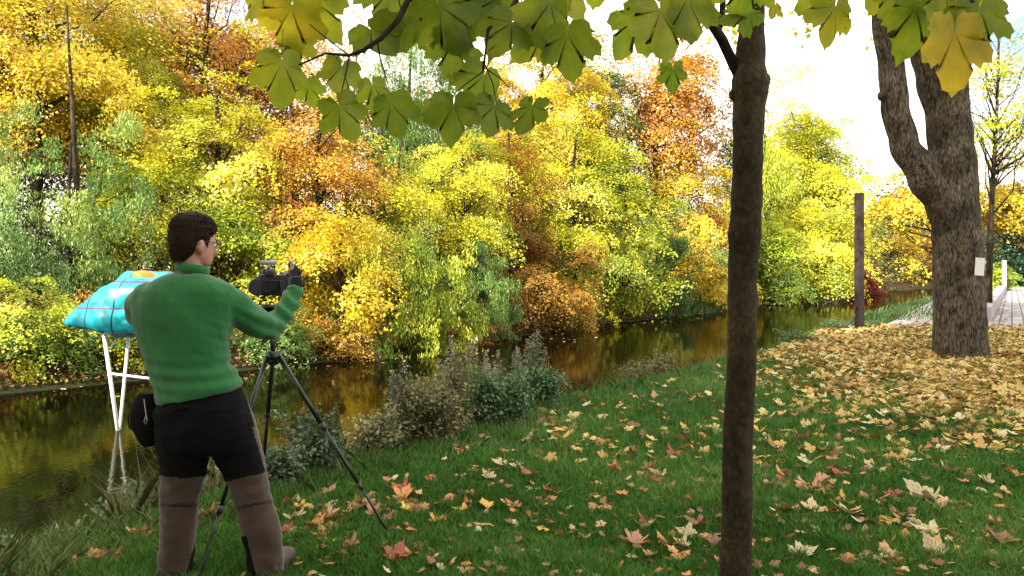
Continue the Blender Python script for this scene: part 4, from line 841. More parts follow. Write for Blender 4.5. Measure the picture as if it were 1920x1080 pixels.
n = 75000; y = 1/(1/6.0+(1/22.0-1/6.0)*r.uniform(0, 1, n)); x = r.uniform(-.1, .68, n)*y
px = 960+x/y*F; py = HZ+CH*F/y; dn = -pdist(x, y, near_w)
den = np.clip((850+60*(px-1500)/400-py)/230, 0, 1)**2.2*np.clip((px-1200-(py-640)*1.0)/330, 0, 1)**1.3
den = np.maximum(den*(.85+.6*np.clip((700-py)/60, 0, 1)), .012*(px > 1000)*np.clip((920-py)/60, 0, 1)); clump = .85+.4*wob(x, y, 2.1)
k = (r.uniform(0, 1, n) < den*clump) & (dn > 1.6)
carpet('leaf_carpet', np.c_[x, y][k], CC, [3, 4, 5, 4, 3, 2], .085, 'thick yellow and tan carpet of fallen leaves under the furrowed maple', tilt=.5)
n = 1000; y = 1/(1/3.6+(1/9.5-1/3.6)*r.uniform(0, 1, n)); x = r.uniform(-.34, .66, n)*y; dn = -pdist(x, y, near_w); k = (dn > 1.8) & (r.uniform(0, 1, n) < .75+.5*wob(x, y, 2.6))
carpet('leaf_scraps', np.c_[x, y][k], [(.16, .07, .03), (.30, .15, .07), (.46, .20, .06), (.50, .34, .16), (.55, .47, .26)], [4, 4, 3, 3, 1.5], .045, 'small broken brown, orange and cream leaves strewn over the lawn', z0=.028, tilt=.4)
n = 5000; y = r.uniform(21.2, 40, n); x = r.uniform(9.5, 30, n); k = (x > 9.9+(y-21)*.62) & (r.uniform(0, 1, n) < np.where(x < 13+(y-21)*.62, .8, .15))
carpet('leaf_litter', np.c_[x, y][k], CC, [2, 3, 3, 2, 2, 2], .08, 'dry leaves scattered over the terrace paving', z0=.055, zfun=lambda q: np.zeros(len(q)), tilt=.15)
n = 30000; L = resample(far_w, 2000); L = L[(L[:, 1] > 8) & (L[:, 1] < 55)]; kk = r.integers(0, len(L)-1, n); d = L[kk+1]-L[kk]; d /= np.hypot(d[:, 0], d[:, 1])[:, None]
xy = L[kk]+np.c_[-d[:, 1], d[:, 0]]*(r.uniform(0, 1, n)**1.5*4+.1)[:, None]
carpet('bank_litter', xy, [(c[0]*.55, c[1]*.5, c[2]*.5) for c in CC], [4, 4, 3, 2, 2, 1], .06, 'fallen leaves and soil litter covering the far bank', z0=.045)  # litter colours darkened to stand for tree shade on the bank
n = 260; kk = r.integers(0, len(L)-1, n); xy = L[kk]+np.c_[d[kk % len(d), 1], -d[kk % len(d), 0]]*(r.uniform(0, 1, n)**2*2.5)[:, None]
carpet('floating_leaves', xy, CC, [1, 1, 2, 3, 4, 4], .08, 'fallen leaves floating on the river near the far bank', z0=.004, zfun=lambda q: np.full(len(q), WZ-.013), tilt=.02)

exec_person = True
# ------------------------------------------------------------------ person in green fleece
PY = 3.85
def cloth(name, col, var=.12, bump=.25, scale=90, rough=.95, sheen=.3):
    m = simple(name, col, rough, var, 6, bump, spec=.15, bscale=scale)
    m.node_tree.nodes['Principled BSDF'].inputs['Sheen Weight'].default_value = sheen; return m
fleece = cloth('green_fleece', (.020, .125, .034), .14, .4, 220)
blackc = cloth('black_fabric', (.0022, .0021, .0022), .3, .2, 120, .9, .0)
brownc = cloth('brown_fabric', (.046, .028, .017), .18, .2, 120)
seamc = cloth('dark_brown_seam', (.010, .006, .005), .1, .1)
skin = simple('skin', (.42, .21, .15), .55, .12, 30, .1); skin.node_tree.nodes['Principled BSDF'].inputs['Subsurface Weight'].default_value = .08
hairm, t, b = newmat('dark_brown_hair')
tc = node(t, 'ShaderNodeTexCoord'); mp = node(t, 'ShaderNodeMapping'); mp.inputs['Scale'].default_value = (1, 1, .14); n1 = node(t, 'ShaderNodeTexNoise', Scale=170.0, Detail=4.0)
t.links.new(tc.outputs['Object'], mp.inputs[0]); t.links.new(mp.outputs[0], n1.inputs['Vector'])
t.links.new(ramp(t, n1.outputs['Fac'], [(.008, .0035, .002), (.032, .015, .009)], [.35, .7]), b.inputs['Base Color'])
bp = node(t, 'ShaderNodeBump', Strength=.7, Distance=.004); t.links.new(n1.outputs['Fac'], bp.inputs['Height']); t.links.new(bp.outputs[0], b.inputs['Normal']); b.inputs['Roughness'].default_value = .75; b.inputs['Specular IOR Level'].default_value = .2
def J(px, py, dy=0.0): return P(px, py, PY+dy)
def ring(xl, xr, py, ry, dy=0, roll=0):
    c = J((xl+xr)/2, py, dy); return (c, (xr-xl)/2/F*(PY+dy), ry, roll)
TH = R(-42)                         # head turned to the right
HS = 1.065; HC = J(357, 499)         # chin level under the head centre
HM = Matrix.Rotation(TH, 3, 'Z') @ Matrix.Rotation(R(-6), 3, 'X')
def Hd(x, y, z): return HC+HM @ (Vector((x, y, z))*HS)
body = MB()
hr = [(-.002, .058, .022, .022), (.015, .045, .046, .045), (.04, .025, .060, .072), (.07, .010, .068, .088), (.10, .003, .073, .096), (.135, -.002, .076, .100), (.17, -.004, .075, .098), (.20, -.006, .063, .084), (.222, -.006, .042, .056), (.232, -.006, .015, .02)]
vs = []; fs = []; n = 24
for z, cy, rx, ry in hr:
    for k in range(n):
        a_ = 2*math.pi*k/n; vs.append(Hd(rx*math.cos(a_), cy+ry*math.sin(a_), z))
for i in range(len(hr)-1):
    for k in range(n): fs.append((i*n+k, i*n+(k+1) % n, (i+1)*n+(k+1) % n, (i+1)*n+k))
fs += [tuple(range(n-1, -1, -1)), tuple((len(hr)-1)*n+k for k in range(n))]; body.add(vs, fs)
for z, y, s in ((.105, .094, .010), (.092, .104, .012), (.078, .108, .014)): body.ell(Hd(0, y, z), (s, s, s*1.2), HM, 10, 8)      # nose
body.ell(Hd(0, .092, .045), (.022, .012, .008), HM, 12, 8); body.ell(Hd(0, .090, .036), (.018, .012, .008), HM, 12, 8)       # lips
body.ell(Hd(0, .085, .12), (.05, .015, .01), HM, 12, 8)                                                                    # brow
for s in (-1, 1):
    EM = HM @ Matrix.Rotation(s*R(-18), 3, 'Z')
    body.ell(Hd(s*.078, .000, .09), (.011, .020, .034), EM, 12, 10); body.ell(Hd(s*.076, .004, .065), (.009, .012, .014), EM, 10, 8)
body.tube([J(357, 478, -.005), J(356, 500, 0), J(354, 530, .01)], [.056, .058, .066], 16)
def arms(mb, grow, wr):
    """both arms as tapered chains; grow = cloth allowance"""
    sR = [J(418, 562, 0), J(446, 580, .05), J(478, 604, .12), J(508, 616, .20), J(530, 590, .26), J(546, 562, .32), J(554, 543, .36)]
    rR = [.078, .076, .070, .062, .054, .046, .040]
    sL = [J(278, 562, 0), J(266, 572, .06), J(262, 590, .16), J(275, 600, .22), J(320, 590, .30), J(380, 580, .38), J(405, 575, .42)]
    rL = [.078, .074, .062, .058, .050, .042, .038]
    if not wr: sR, rR, sL, rL = sR, rR, sL, rL
    mb.tube(sR, [q*grow for q in rR], 16); mb.tube(sL, [q*grow for q in rL], 16)
    for q, w_ in ((sR[3], rR[3]), (sL[3], rL[3]), (sR[0], rR[0]*1.02), (sL[0], rL[0]*1.02)): mb.ell(q, (w_*grow,)*3)
arms(body, .72, True)
torso = [ring(312, 405, 522, .065), ring(280, 422, 545, .09), ring(270, 425, 570, .105), ring(274, 415, 610, .11), ring(286, 408, 660, .105), ring(300, 425, 710, .11), ring(305, 445, 750, .115), ring(306, 455, 790, .12), ring(310, 462, 825, .11)]
body.loft(torso)
LEG_L = [(352, 795, .0, .098), (348, 850, .01, .092), (344, 900, .015, .078), (338, 950, .01, .068), (334, 1000, -.01, .070), (331, 1050, -.01, .060), (330, 1098, 0, .046)]
LEG_R = [(420, 795, .0, .098), (444, 850, .02, .090), (464, 900, .03, .077), (478, 950, .02, .067), (489, 1000, .0, .070), (500, 1050, -.005, .060), (508, 1096, 0, .046)]
for Lg in (LEG_L, LEG_R): body.tube([J(a_, b_, c_) for a_, b_, c_, d_ in Lg], [d_ for *_, d_ in Lg], 18)
for Lg, dx in ((LEG_L, -1), (LEG_R, 1)):
    a_ = J(Lg[-1][0], 1098, 0); body.tube([a_+Vector((0, -.05, -.02)), a_+Vector((dx*.015, .06, -.025)), a_+Vector((dx*.03, .17, -.035))], [.04, .042, .03], 12)
# hands: palm, five fingers
def hand(mb, wrist, palm, sidev, fing_dir, bend, curl, s=1.0):
    """palm centre, sidev across knuckles (thumb side), fingers start along fing_dir and bend towards 'bend'"""
    W = Vector(wrist); Pm = Vector(palm); sv_ = Vector(sidev).normalized(); fd = Vector(fing_dir).normalized(); bn = Vector(bend).normalized()
    mb.tube([W, W.lerp(Pm, .5), Pm], [.026*s, .030*s, .030*s], 12)
    M = Matrix((sv_, fd, sv_.cross(fd))).transposed(); mb.ell(Pm, (.042*s, .046*s, .019*s), M)
    outp = []
    for k, (o, L_) in enumerate(((.030, .072), (.010, .082), (-.011, .076), (-.031, .060))):
        p = Pm+sv_*o*s+fd*.035*s; pts = [p]; d = fd.copy(); segs = (.42, .32, .26)
        for j, g in enumerate(segs):
            a_ = curl[k]*(j+.6)*.5; dd = (fd*math.cos(a_)+bn*math.sin(a_)).normalized(); p = p+dd*L_*g*s; pts.append(p)
        outp.append((pts, [.0098*s, .0092*s, .0085*s, .007*s]))
    p = Pm+sv_*.036*s-fd*.02*s; t1 = (sv_*.8+fd*.5+bn*.3).normalized(); t2 = (fd*.8+sv_*.2+bn*.6).normalized()
    outp.append(([p, p+t1*.030*s, p+t1*.03*s+t2*.028*s, p+t1*.03*s+t2*.05*s], [.013*s, .0115*s, .010*s, .008*s]))
    return outp
wR = J(554, 543, .36); pR = J(555, 522, .38)
hR = hand(body, wR, pR, (-.75, .35, .35), (-.15, .25, 1), (-.6, .7, 0), [.35, .9, 1.1, 1.3])
wL = J(405, 575, .42); pL = J(425, 570, .45)
hL = hand(body, wL, pL, (0, .3, 1), (1, .3, .1), (0, -.6, -.5), [.8, .9, 1, 1.1])
for pts, rr in hR+hL: body.tube(pts, rr, 8)
person = remeshed('person', body, .0065, skin, smooth_it=3)
tag(person, 'person seen from behind in green fleece and black brown trousers, reaching to a camera', 'person')
# fleece
mb = MB()
mb.loft([ring(333, 393, 512, .062, 0, R(4)), ring(312, 408, 518, .084, 0, R(3)), ring(282, 428, 530, .105), ring(262, 444, 545, .122), ring(250, 449, 566, .134), ring(252, 440, 600, .138), ring(262, 427, 640, .134), ring(274, 429, 680, .132), ring(285, 441, 705, .138, 0, R(-7)), ring(291, 449, 722, .147, 0, R(-10)), ring(294, 452, 738, .152, 0, R(-12)), ring(297, 451, 744, .148, 0, R(-12))])
arms(mb, 1.06, False)
def foldf(co, n):
    p = co; a_ = 0
    # soft pull lines across the back, gathers at hem and sleeve
    zr = p.z
    hem = max(0, 1-abs(zr-1.00)/.14); a_ += hem*.005*math.sin(zr*95+math.sin(p.x*7)*2.2+p.x*6)
    if p.x > J(468, 0, .15).x:
        q = (p.x*.8+p.z*.9); a_ += .0065*math.sin(q*85+math.sin(p.y*20)*1.2)*min(1, (p.x-J(468, 0, .15).x)/.08)
    a_ += .009*mnoise.noise(Vector((p.x*7+p.z*3, p.y*7, p.z*5)))+.004*mnoise.noise(Vector((p.x*24+p.z*12, p.y*20, p.z*11-p.x*6)))
    d = p-J(440, 640, 0); a_ += .002*math.exp(-(d.length/.16)**2)*math.sin((d.x*.5+d.z)*120)
    return a_
fl = remeshed('fleece_jacket', mb, .0075, fleece, person, 4, foldf)
# stand collar, cuffs and hem band
def ringtube(name, c, rx, ry, M, tw, h, mat, parent, op=.0, n=40):
    mb = MB(); vs = []; fs = []
    for k in range(n):
        a_ = 2*math.pi*k/n
        for (dr, dz) in ((0, 0), (tw, h*.5), (tw*.2, h), (-tw, h*.98), (-tw, 0)):
            vs.append(Vector(c)+M @ Vector(((rx+dr)*math.cos(a_), (ry+dr)*math.sin(a_), dz)))
    for k in range(n):
        for j in range(5): fs.append((k*5+j, ((k+1) % n)*5+j, ((k+1) % n)*5+(j+1) % 5, k*5+(j+1) % 5))
    mb.add(vs, fs); return mb.build(name, mat, parent)
ringtube('collar', J(359, 513), .077, .070, Matrix.Rotation(R(9), 3, 'Y') @ Matrix.Rotation(R(-4), 3, 'X'), .005, .046, fleece, fl)
cd = (J(556, 530, .37)-J(546, 562, .32)).normalized(); CM = cd.to_track_quat('Z', 'Y').to_matrix()
ringtube('cuff', J(551, 551, .345), .040, .040, CM, .005, .03, fleece, fl)
cd = (J(405, 575, .42)-J(380, 580, .38)).normalized(); ringtube('cuff', J(385, 579, .385), .040, .040, cd.to_track_quat('Z', 'Y').to_matrix(), .005, .03, fleece, fl)
# hair
mb = MB(); hb = [(.015, -.058, .040, .022), (.035, -.050, .058, .040), (.06, -.042, .070, .056), (.09, -.036, .079, .068), (.115, -.022, .084, .086), (.14, -.012, .0865, .098), (.175, -.006, .086, .108), (.205, -.004, .077, .101), (.228, -.002, .058, .080), (.243, -.002, .034, .045), (.248, -.002, .012, .015)]
vs = []; fs = []
for z, cy, rx, ry in hb:
    for k in range(n):
        a_ = 2*math.pi*k/n; vs.append(Hd(rx*math.cos(a_), cy+ry*math.sin(a_), z))
for i in range(len(hb)-1):
    for k in range(n): fs.append((i*n+k, i*n+(k+1) % n, (i+1)*n+(k+1) % n, (i+1)*n+k))
fs += [tuple(range(n-1, -1, -1)), tuple((len(hb)-1)*n+k for k in range(n))]; mb.add(vs, fs)
for s in (-1, 1): mb.tube([Hd(s*.074, .035, .14), Hd(s*.077, .030, .115), Hd(s*.076, .027, .092)], [.014, .010, .004], 8)
remeshed('hair', mb, .005, hairm, person, 3, lambda co, nn: .002*mnoise.noise(Vector((co.x*60, co.y*60, co.z*12)))+.002*mnoise.noise(co*22)-.002)
hair = bpy.data.objects['hair']; rh = np.random.default_rng(9); hv = hair.data.polygons; bmh = bmesh.new(); bmh.from_mesh(hair.data)
ctr = Hd(0, -.01, .15)
for _ in range(5200):
    p_ = hv[rh.integers(0, len(hv))]; c_ = p_.center; n_ = p_.normal
    whorl = Hd(0, -.05, .24); d_ = (c_-whorl); d_ = (d_-n_*d_.dot(n_)); d_ = (d_.normalized()*.8+Vector((0, 0, -.6))+Vector(rh.normal(size=3)*.12)); d_ = (d_-n_*d_.dot(n_)*.9).normalized()
    L_ = rh.uniform(.012, .022); sd_ = n_.cross(d_).normalized()*rh.uniform(.0006, .0013)
    q_ = [c_-sd_+n_*.001, c_+sd_+n_*.001, c_+d_*L_*.6+n_*rh.uniform(.0008, .002)+sd_*.6, c_+d_*L_+n_*rh.uniform(.0, .0015), c_+d_*L_*.6+n_*.0012-sd_*.6]
    bmh.faces.new([bmh.verts.new(v) for v in q_])
bmh.to_mesh(hair.data); bmh.free()
# eyes, glasses
dark = simple('glasses_frame', (.02, .015, .015), .3)
eyem = simple('eye_white', (.7, .68, .65), .2); iris = simple('iris_brown', (.05, .03, .02), .2)
for s in (-1, 1):
    mb = MB(); mb.ell(Hd(s*.031, .083, .105), (.012, .012, .009), HM); e = mb.build('eye', eyem, person)
    mb = MB(); mb.ell(Hd(s*.031, .0935, .105), (.005, .003, .005), HM); mb.build('iris', iris, e)
gl = empty('glasses', Hd(0, .1, .1)); gl.parent = person; bpy.context.view_layer.update()
mb = MB()
for s in (-1, 1):
    mb.tube([Hd(s*.034+.024*math.cos(k*math.pi/8), .112-.006*abs(math.cos(k*math.pi/8)), .105+.017*math.sin(k*math.pi/8)) for k in range(17)], .0016, 6, cap=False)
    mb.tube([Hd(s*.058, .108, .112), Hd(s*.080, .06, .115), Hd(s*.084, .01, .112), Hd(s*.083, -.012, .098)], .0022, 6)
mb.tube([Hd(-.01, .114, .108), Hd(.01, .114, .108)], .0016, 6)
o = mb.build('glasses_frame', dark, gl)
lm, t, b = newmat('spectacle_lens'); b.inputs['Transmission Weight'].default_value = 1; b.inputs['Roughness'].default_value = .02; b.inputs['IOR'].default_value = 1.2
for s in (-1, 1):
    mb = MB(); mb.ell(Hd(s*.034, .1085, .105), (.0225, .0012, .0160), HM, 20, 8); mb.build('lens', lm, gl)
# trousers
mb = MB()
mb.loft([ring(304, 444, 730, .118, 0, R(-10)), ring(297, 455, 748, .136, 0, R(-8)), ring(291, 464, 762, .148, 0, R(-5)), ring(290, 470, 775, .150), ring(292, 478, 805, .150), ring(296, 486, 835, .135), ring(303, 488, 848, .11)])
TL = [(348, 800, 0, .120), (347, 850, .01, .116), (344, 880, .015, .109), (340, 915, .015, .097), (336, 955, .005, .088), (333, 1000, -.01, .086), (331, 1045, -.01, .080), (330, 1082, -.005, .080), (330, 1093, 0, .079)]
TR = [(428, 800, .0, .120), (448, 850, .02, .114), (461, 880, .025, .104), (470, 915, .03, .092), (480, 955, .015, .088), (490, 1000, 0, .088), (498, 1045, 0, .085), (504, 1080, 0, .083), (506, 1092, 0, .081)]
for Lg in (TL, TR): mb.tube([J(a_, b_, c_) for a_, b_, c_, d_ in Lg], [d_ for *_, d_ in Lg], 22)
def tf(co, n_):
    kn = math.exp(-((co.z-J(0, 905).z)/.12)**2); an = math.exp(-((co.z-J(0, 1060).z)/.1)**2)
    return .004*mnoise.noise(Vector((co.x*9, co.y*9, co.z*34)))+kn*.003*math.sin(co.z*80+math.sin(co.x*14)*3)+an*.005*math.sin(co.z*75+co.x*35)+.010*mnoise.noise(co*6)+.005*mnoise.noise(Vector((co.x*18, co.y*18, co.z*9)))
tr = remeshed('trousers', mb, .0075, [blackc, brownc, seamc], person, 4, tf)
for p in tr.data.polygons:
    c = p.center; px = 960+c.x/c.y*F; py = HZ-(c.z-CH)/c.y*F; right = px > 402+(py-850)*.1 and py > 760 or px > 440
    mi = 0
    if py > (897-abs(px-345)*.12 if not right else 892+(470-px)*.25): mi = 1
    if right and 742 < py < 897 and px > 456+(py-745)*.30+ (6 if py<800 else 0) and px < 500: mi = 1
    if 944+(-(px-470)*.18 if right else 0) < py < 951+(-(px-470)*.18 if right else 0): mi = 2
    if not right and py > 1015 and px > 366-(py-1015)*.28: mi = 0
    if right and py > 1005 and px < 462+(py-1005)*.25: mi = 0
    p.material_index = mi
# belt
mb = MB(); mb.loft([ring(298, 453, 748, .139, 0, R(-9)), ring(294, 458, 760, .146, 0, R(-7))]); mb.build('belt', blackc, tr)
# boots
boot = simple('boot_leather', (.055, .038, .030), .7, .2, 30, .3); sole = simple('boot_sole', (.015, .013, .012), .8)
for nm, Lg, dx in (('boot', LEG_L, -1), ('boot', LEG_R, 1)):
    a_ = J(Lg[-1][0], 1098, 0); a_.z = G(a_.x, a_.y)+.02; mb = MB()
    mb.tube([a_+Vector((0, 0, .16)), a_+Vector((0, 0, .09)), a_+Vector((0, -.01, .05))], [.055, .056, .055], 14)
    mb.tube([a_+Vector((0, -.06, .045)), a_+Vector((dx*.01, .04, .05)), a_+Vector((dx*.03, .14, .04)), a_+Vector((dx*.045, .21, .03))], [.045, .052, .048, .028], 14)
    bo = remeshed(nm, mb, .009, boot, person, 3)
    mb = MB(); mb.loft([(a_+Vector((dx*.018, .07, .004)), .052, .155, 0, -dx*.15), (a_+Vector((dx*.018, .07, -.022)), .054, .158, 0, -dx*.15)]); mb.build('sole', sole, bo)
# fingerless glove over palm and first finger joints
mb = MB(); gm = cloth('black_glove', (.010, .010, .012), .3, .3, 150)
sv_ = Vector((-.75, .35, .35)).normalized(); fd = Vector((-.15, .25, 1)).normalized(); M = Matrix((sv_, fd, sv_.cross(fd))).transposed()
mb.tube([wR+Vector((0, 0, -.01)), wR.lerp(pR, .5), pR], [.034, .036, .036], 14); mb.ell(pR, (.050, .052, .026), M)
for pts, rr in hR: mb.tube([pts[0], pts[1], pts[1].lerp(pts[2], .45)], [rr[0]+.004, rr[1]+.004, rr[1]+.004], 10)
remeshed('glove', mb, .005, gm, person, 2)
# hip pouch
hp = empty('hip_pouch', J(275, 835, -.02)); tag(hp, 'black drawstring pouch hanging at the left hip of the person, pale cord dangling', 'pouch'); bpy.context.view_layer.update()
mb = MB(); mb.loft([ring(262, 300, 737, .035), ring(252, 303, 752, .055), ring(246, 305, 775, .065), ring(247, 305, 800, .065), ring(258, 302, 822, .05), ring(270, 294, 836, .03)], 20)
pou = remeshed('bag_body', mb, .006, blackc, hp, 4, lambda co, nn: .006*mnoise.noise(co*16))
cord = simple('pale_cord', (.30, .30, .32), .6)
mb = MB(); mb.tube([J(270, 748, -.075), J(272, 765, -.082), J(274, 778, -.085), J(270, 790, -.085), J(273, 796, -.085), J(276, 788, -.085), J(274, 778, -.085)], .0022, 6); mb.build('cord', cord, hp)
mb = MB(); mb.tube([J(272, 835, -.02), J(276, 845, -.02), J(281, 850, -.02), J(279, 840, -.02)], .003, 6); mb.tube([J(246, 770, 0), J(240, 785, 0), J(243, 805, 0)], .003, 6); mb.build('strap', blackc, hp)
mb = MB(); mb.tube([J(288, 742, -.02), J(296, 738, -.03), J(303, 741, -.05)], .008, 8); mb.build('loop', blackc, hp)

# ------------------------------------------------------------------ tripod
TY = 4.5
carbon = simple('tripod_black', (.007, .008, .0075), .35, .2, 30); alum = simple('tripod_clamp', (.02, .022, .022), .4, .1)
ap = P(512, 668, TY); tri = empty('tripod', (ap.x, TY, 0)); tag(tri, 'black three legged camera tripod standing on the lawn in front of the person', 'tripod'); bpy.context.view_layer.update()
fa = P(741, 1027, 4.35); fa.z = G(fa.x, fa.y); fb = P(368, 1112, 3.74); fb.z = G(fb.x, fb.y); fc = Vector((P(489, 0, 5.35).x, 5.35, 0)); fc.z = G(fc.x, fc.y)-.01
for f_, off in ((fa, Vector((.035, 0, 0))), (fb, Vector((-.03, -.02, 0))), (fc, Vector((-.01, .03, 0)))):
    s_ = ap+off; lg = MB(); q = [s_.lerp(f_, u) for u in (0, .38, .40, .70, .72, 1)]
    lg.tube(q[:2], .0135, 10); lg.tube([q[1], q[3]], .0105, 10); lg.tube([q[3], q[5]], .0075, 10)
    L = lg.build('leg', carbon, tri)
    for u in (.38, .70):
        c = MB(); c.tube([s_.lerp(f_, u-.012), s_.lerp(f_, u+.018)], .0175-.004*(u > .5), 10); c.build('clamp', alum, L)
    c = MB(); c.tube([s_.lerp(f_, .985), f_], [.010, .006], 8); c.build('foot', blk, L)
mb = MB(); mb.tube([ap+Vector((0, 0, -.03)), ap+Vector((0, 0, .03))], [.035, .04], 14)
for f_ in (fa, fb, fc):
    d = (f_-ap).normalized(); mb.tube([ap, ap+d*.05], [.02, .018], 8)
mb.build('shoulder', carbon, tri)
hb_ = P(507, 575, TY)
mb = MB(); mb.tube([ap+Vector((0, 0, .03)), ap.lerp(hb_, .5)], .014, 12); mb.build('centre_column', alum, tri)
mb = MB(); mb.tube([ap.lerp(hb_, .45), ap.lerp(hb_, .62), ap.lerp(hb_, .78), hb_+Vector((0, 0, -.01))], [.028, .036, .030, .034], 14); mb.box(hb_+Vector((0, 0, 0)), (.04, .05, .012)); mb.tube([ap.lerp(hb_, .7), ap.lerp(hb_, .7)+Vector((.06, -.02, -.01))], [.008, .012], 8)
mb.build('head', carbon, tri)
# camera
camM = Matrix.Rotation(R(22), 3, 'Z'); cc_ = P(508, 534, TY)
cr = empty('film_camera', cc_-Vector((0, 0, .06))); tag(cr, 'black video camera on the tripod head with a small microphone on top', 'camera'); bpy.context.view_layer.update()
cbl = simple('camera_plastic', (.014, .015, .020), .35, .2, 40, .15); cgl = simple('lens_glass', (.01, .01, .02), .05); grey = simple('camera_grey', (.22, .22, .24), .35)
def cb(name, parts, mat, bev=.006, parent=cr):
    mb = MB()
    for k in parts:
        if k[0] == 'b': mb.box(cc_+camM @ (Vector(k[1])*1.18), [q*1.18 for q in k[2]], camM)
        else: mb.tube([cc_+camM @ (Vector(q)*1.18) for q in k[1]], [q*1.18 for q in k[2]], 20)
    o = mb.build(name, mat, parent, True)
    if bev:
        md = o.modifiers.new('b', 'BEVEL'); md.width = bev; md.segments = 3; md.limit_method = 'ANGLE'; o.data.set_sharp_from_angle(angle=R(40))
    return o
cb('camera_body', [('b', (.01, 0, 0), (.068, .036, .050)), ('b', (.073, .008, -.004), (.018, .044, .046)), ('b', (-.01, .006, .058), (.030, .034, .018)), ('b', (-.01, -.03, .055), (.020, .016, .014))], cbl, .009)
cb('lens_barrel', [('t', [(-.01, .035, 0), (-.01, .08, 0), (-.01, .085, 0), (-.01, .16, 0)], [.040, .040, .044, .042])], cbl, .002)
cb('lens_hood', [('t', [(-.01, .16, 0), (-.01, .20, 0)], [.048, .054])], cbl, 0)
cb('screen', [('b', (.0, -.0405, -.008), (.042, .004, .030))], cgl, .002)
cb('dial', [('t', [(.052, .0, .050), (.052, 0, .062)], [.013, .013])], grey, .001)
cb('eyecup', [('b', (-.01, -.050, .056), (.016, .008, .011))], blk, .003)
cb('microphone', [('t', [(-.012, -.02, .076), (-.012, -.02, .098)], [.006, .006]), ('t', [(-.050, -.03, .104), (-.045, -.028, .104), (.022, .0, .106), (.026, .002, .106)], [.006, .011, .011, .006])], grey, 0)
cb('side_cover', [('b', (-.062, .0, -.004), (.010, .034, .044)), ('t', [(-.062, -.036, -.01), (-.062, .036, -.01)], [.042, .042])], cbl, .006)
mb = MB(); a_ = P(548, 500, 4.24); mb.box(a_, (.010, .006, .019), Matrix.Rotation(R(6), 3, 'Y')); mb.tube([a_+Vector((0, 0, .018)), a_+Vector((0, 0, .034))], .0025, 6)
mb.box(P(546, 515, 4.26), (.006, .005, .02)); 
o = mb.build('receiver', simple('receiver_grey', (.45, .40, .38), .4), cr, False)

# ------------------------------------------------------------------ white metal frame with the teal cushion
FY = 10.6
wm = simple('white_tube', (.75, .75, .74), .35, .05, 10)
fr = empty('metal_frame', P(222, 808, FY)); tag(fr, 'white tubular metal trestle with V shaped legs standing in the river', 'trestle'); bpy.context.view_layer.update()
def pl(a_, b_, r_=.026, name='leg'):
    mb = MB(); e_ = b_+(b_-a_)*.25 if name == 'leg' else b_; mb.tube([a_, e_], r_, 12); return mb.build(name, wm, fr)
foot = P(221, 808, FY); foot.z = WZ
pl(P(193, 612, FY-.15), foot, .025); pl(P(243, 612, FY+.25), foot+Vector((-.01, .07, 0)), .021)
foot2 = P(398, 808, FY); foot2.z = WZ
pl(P(370, 612, FY-.15), foot2, .030); pl(P(420, 612, FY+.25), foot2+Vector((-.01, .07, 0)), .026)
pl(P(204, 700, FY-.08), P(384, 722, FY-.3), .015, 'crossbar'); pl(P(203, 655, FY-.1), P(220, 637, FY), .012, 'brace')
pl(P(185, 614, FY-.2), P(425, 614, FY-.2), .022, 'rail'); pl(P(185, 614, FY+.3), P(425, 614, FY+.3), .022, 'rail')
# cushion: inflated, creased pyramid shaped bag with dark line pattern
tm, t, b = newmat('teal_plaid_foil')
tc = node(t, 'ShaderNodeTexCoord'); sx = node(t, 'ShaderNodeSeparateXYZ'); t.links.new(tc.outputs['Object'], sx.inputs[0])
def lines(sock, per, off, wd):
    a1 = node(t, 'ShaderNodeMath', operation='ADD'); a1.inputs[1].default_value = off; t.links.new(sock, a1.inputs[0])
    a2 = node(t, 'ShaderNodeMath', operation='PINGPONG'); a2.inputs[1].default_value = per/2; t.links.new(a1.outputs[0], a2.inputs[0])
    a3 = node(t, 'ShaderNodeMath', operation='LESS_THAN'); a3.inputs[1].default_value = wd; t.links.new(a2.outputs[0], a3.inputs[0]); return a3.outputs[0]
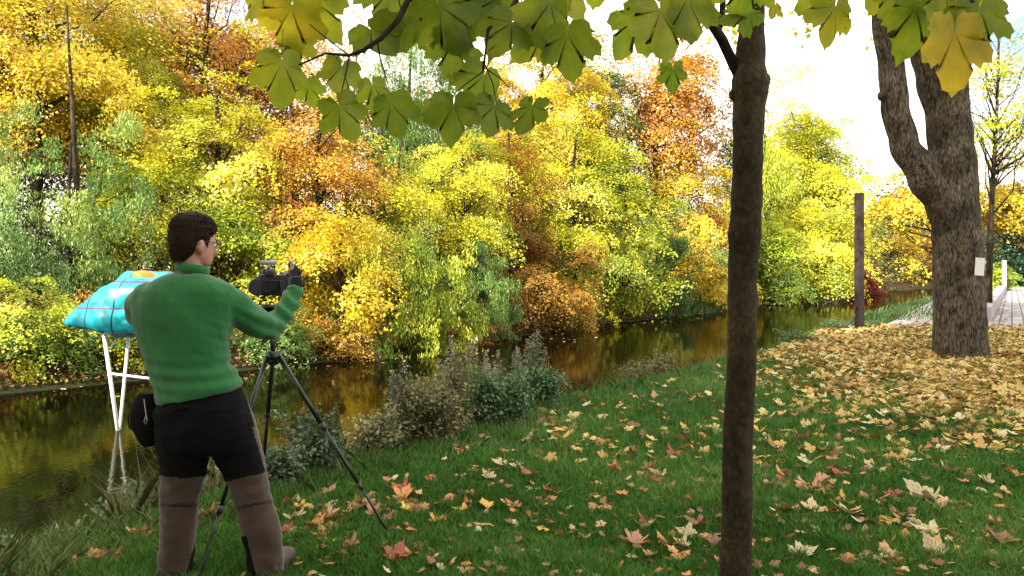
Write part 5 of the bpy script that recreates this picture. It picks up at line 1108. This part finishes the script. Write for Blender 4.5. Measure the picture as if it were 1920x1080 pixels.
# slanted coordinate so the upright lines follow the fold of the bag
ad = node(t, 'ShaderNodeMath', operation='MULTIPLY_ADD'); ad.inputs[1].default_value = -.22; t.links.new(sx.outputs['Z'], ad.inputs[0]); t.links.new(sx.outputs['X'], ad.inputs[2])
lx = lines(ad.outputs[0], .40, 0.02, .010); lz = lines(sx.outputs['Z'], .34, .10, .009)
ns = node(t, 'ShaderNodeTexNoise', Scale=3.2, Detail=3.0, Distortion=1.0); t.links.new(tc.outputs['Object'], ns.inputs['Vector'])
base = ramp(t, ns.outputs['Fac'], [(.005, .12, .15), (.008, .22, .26), (.02, .36, .40)], [.35, .5, .7])
k1 = node(t, 'ShaderNodeMix', data_type='RGBA'); k1.inputs['B'].default_value = (.01, .015, .06, 1); t.links.new(lx, k1.inputs['Factor']); t.links.new(base, k1.inputs['A'])
k2 = node(t, 'ShaderNodeMix', data_type='RGBA'); k2.inputs['B'].default_value = (.10, .02, .10, 1); t.links.new(lz, k2.inputs['Factor']); t.links.new(k1.outputs['Result'], k2.inputs['A'])
t.links.new(k2.outputs['Result'], b.inputs['Base Color']); b.inputs['Roughness'].default_value = .42
def TP(px, py, dy=0): return P(px, py, FY+dy)
mb = MB(); secs = [(126, 607, 600, .05), (148, 609, 587, .16), (180, 616, 558, .30), (205, 623, 533, .40), (235, 628, 514, .46), (280, 628, 512, .48), (330, 624, 515, .48), (380, 620, 520, .44), (430, 616, 540, .32), (460, 610, 585, .1)]
vs = []; fs = []; nn = 24
for px, lo, hi, dp in secs:
    c = TP(px, (lo+hi)/2); hz = (lo-hi)/2/F*FY
    for k in range(nn):
        a_ = 2*math.pi*k/nn; ct, st = math.cos(a_), math.sin(a_)
        vs.append(c+Vector((0, -dp*math.copysign(abs(ct)**.8, ct), hz*math.copysign(abs(st)**.8, st))))
for i in range(len(secs)-1):
    for k in range(nn): fs.append((i*nn+k, i*nn+(k+1) % nn, (i+1)*nn+(k+1) % nn, (i+1)*nn+k))
fs += [tuple(range(nn)), tuple((len(secs)-1)*nn+k for k in range(nn-1, -1, -1))]; mb.add(vs, fs)
cu = remeshed('plaid_cushion', mb, .025, tm, None, 3, lambda co, n_: .07*mnoise.noise(co*2.4)+.035*abs(mnoise.noise(co*5+Vector((3, 1, 0)))))
c0 = TP(240, 610); cu.data.transform(Matrix.Translation(-c0)); cu.location = c0
tag(cu, 'puffed teal cushion with dark crossing lines lying on the white trestle', 'cushion')
mb = MB(); mb.ell(TP(276, 519, -.06), (.17, .2, .075), Matrix.Rotation(R(14), 3, 'Y'), 20, 10); mb.v = [tuple(Vector(v)+Vector((0, 0, .02*mnoise.noise(Vector(v)*8)))) for v in mb.v]
tag(mb.build('orange_cloth', simple('orange_cloth', (.55, .17, .01), .6, .15, 10)), 'small orange cloth on top of the teal cushion beside the green shoulder', 'cloth')
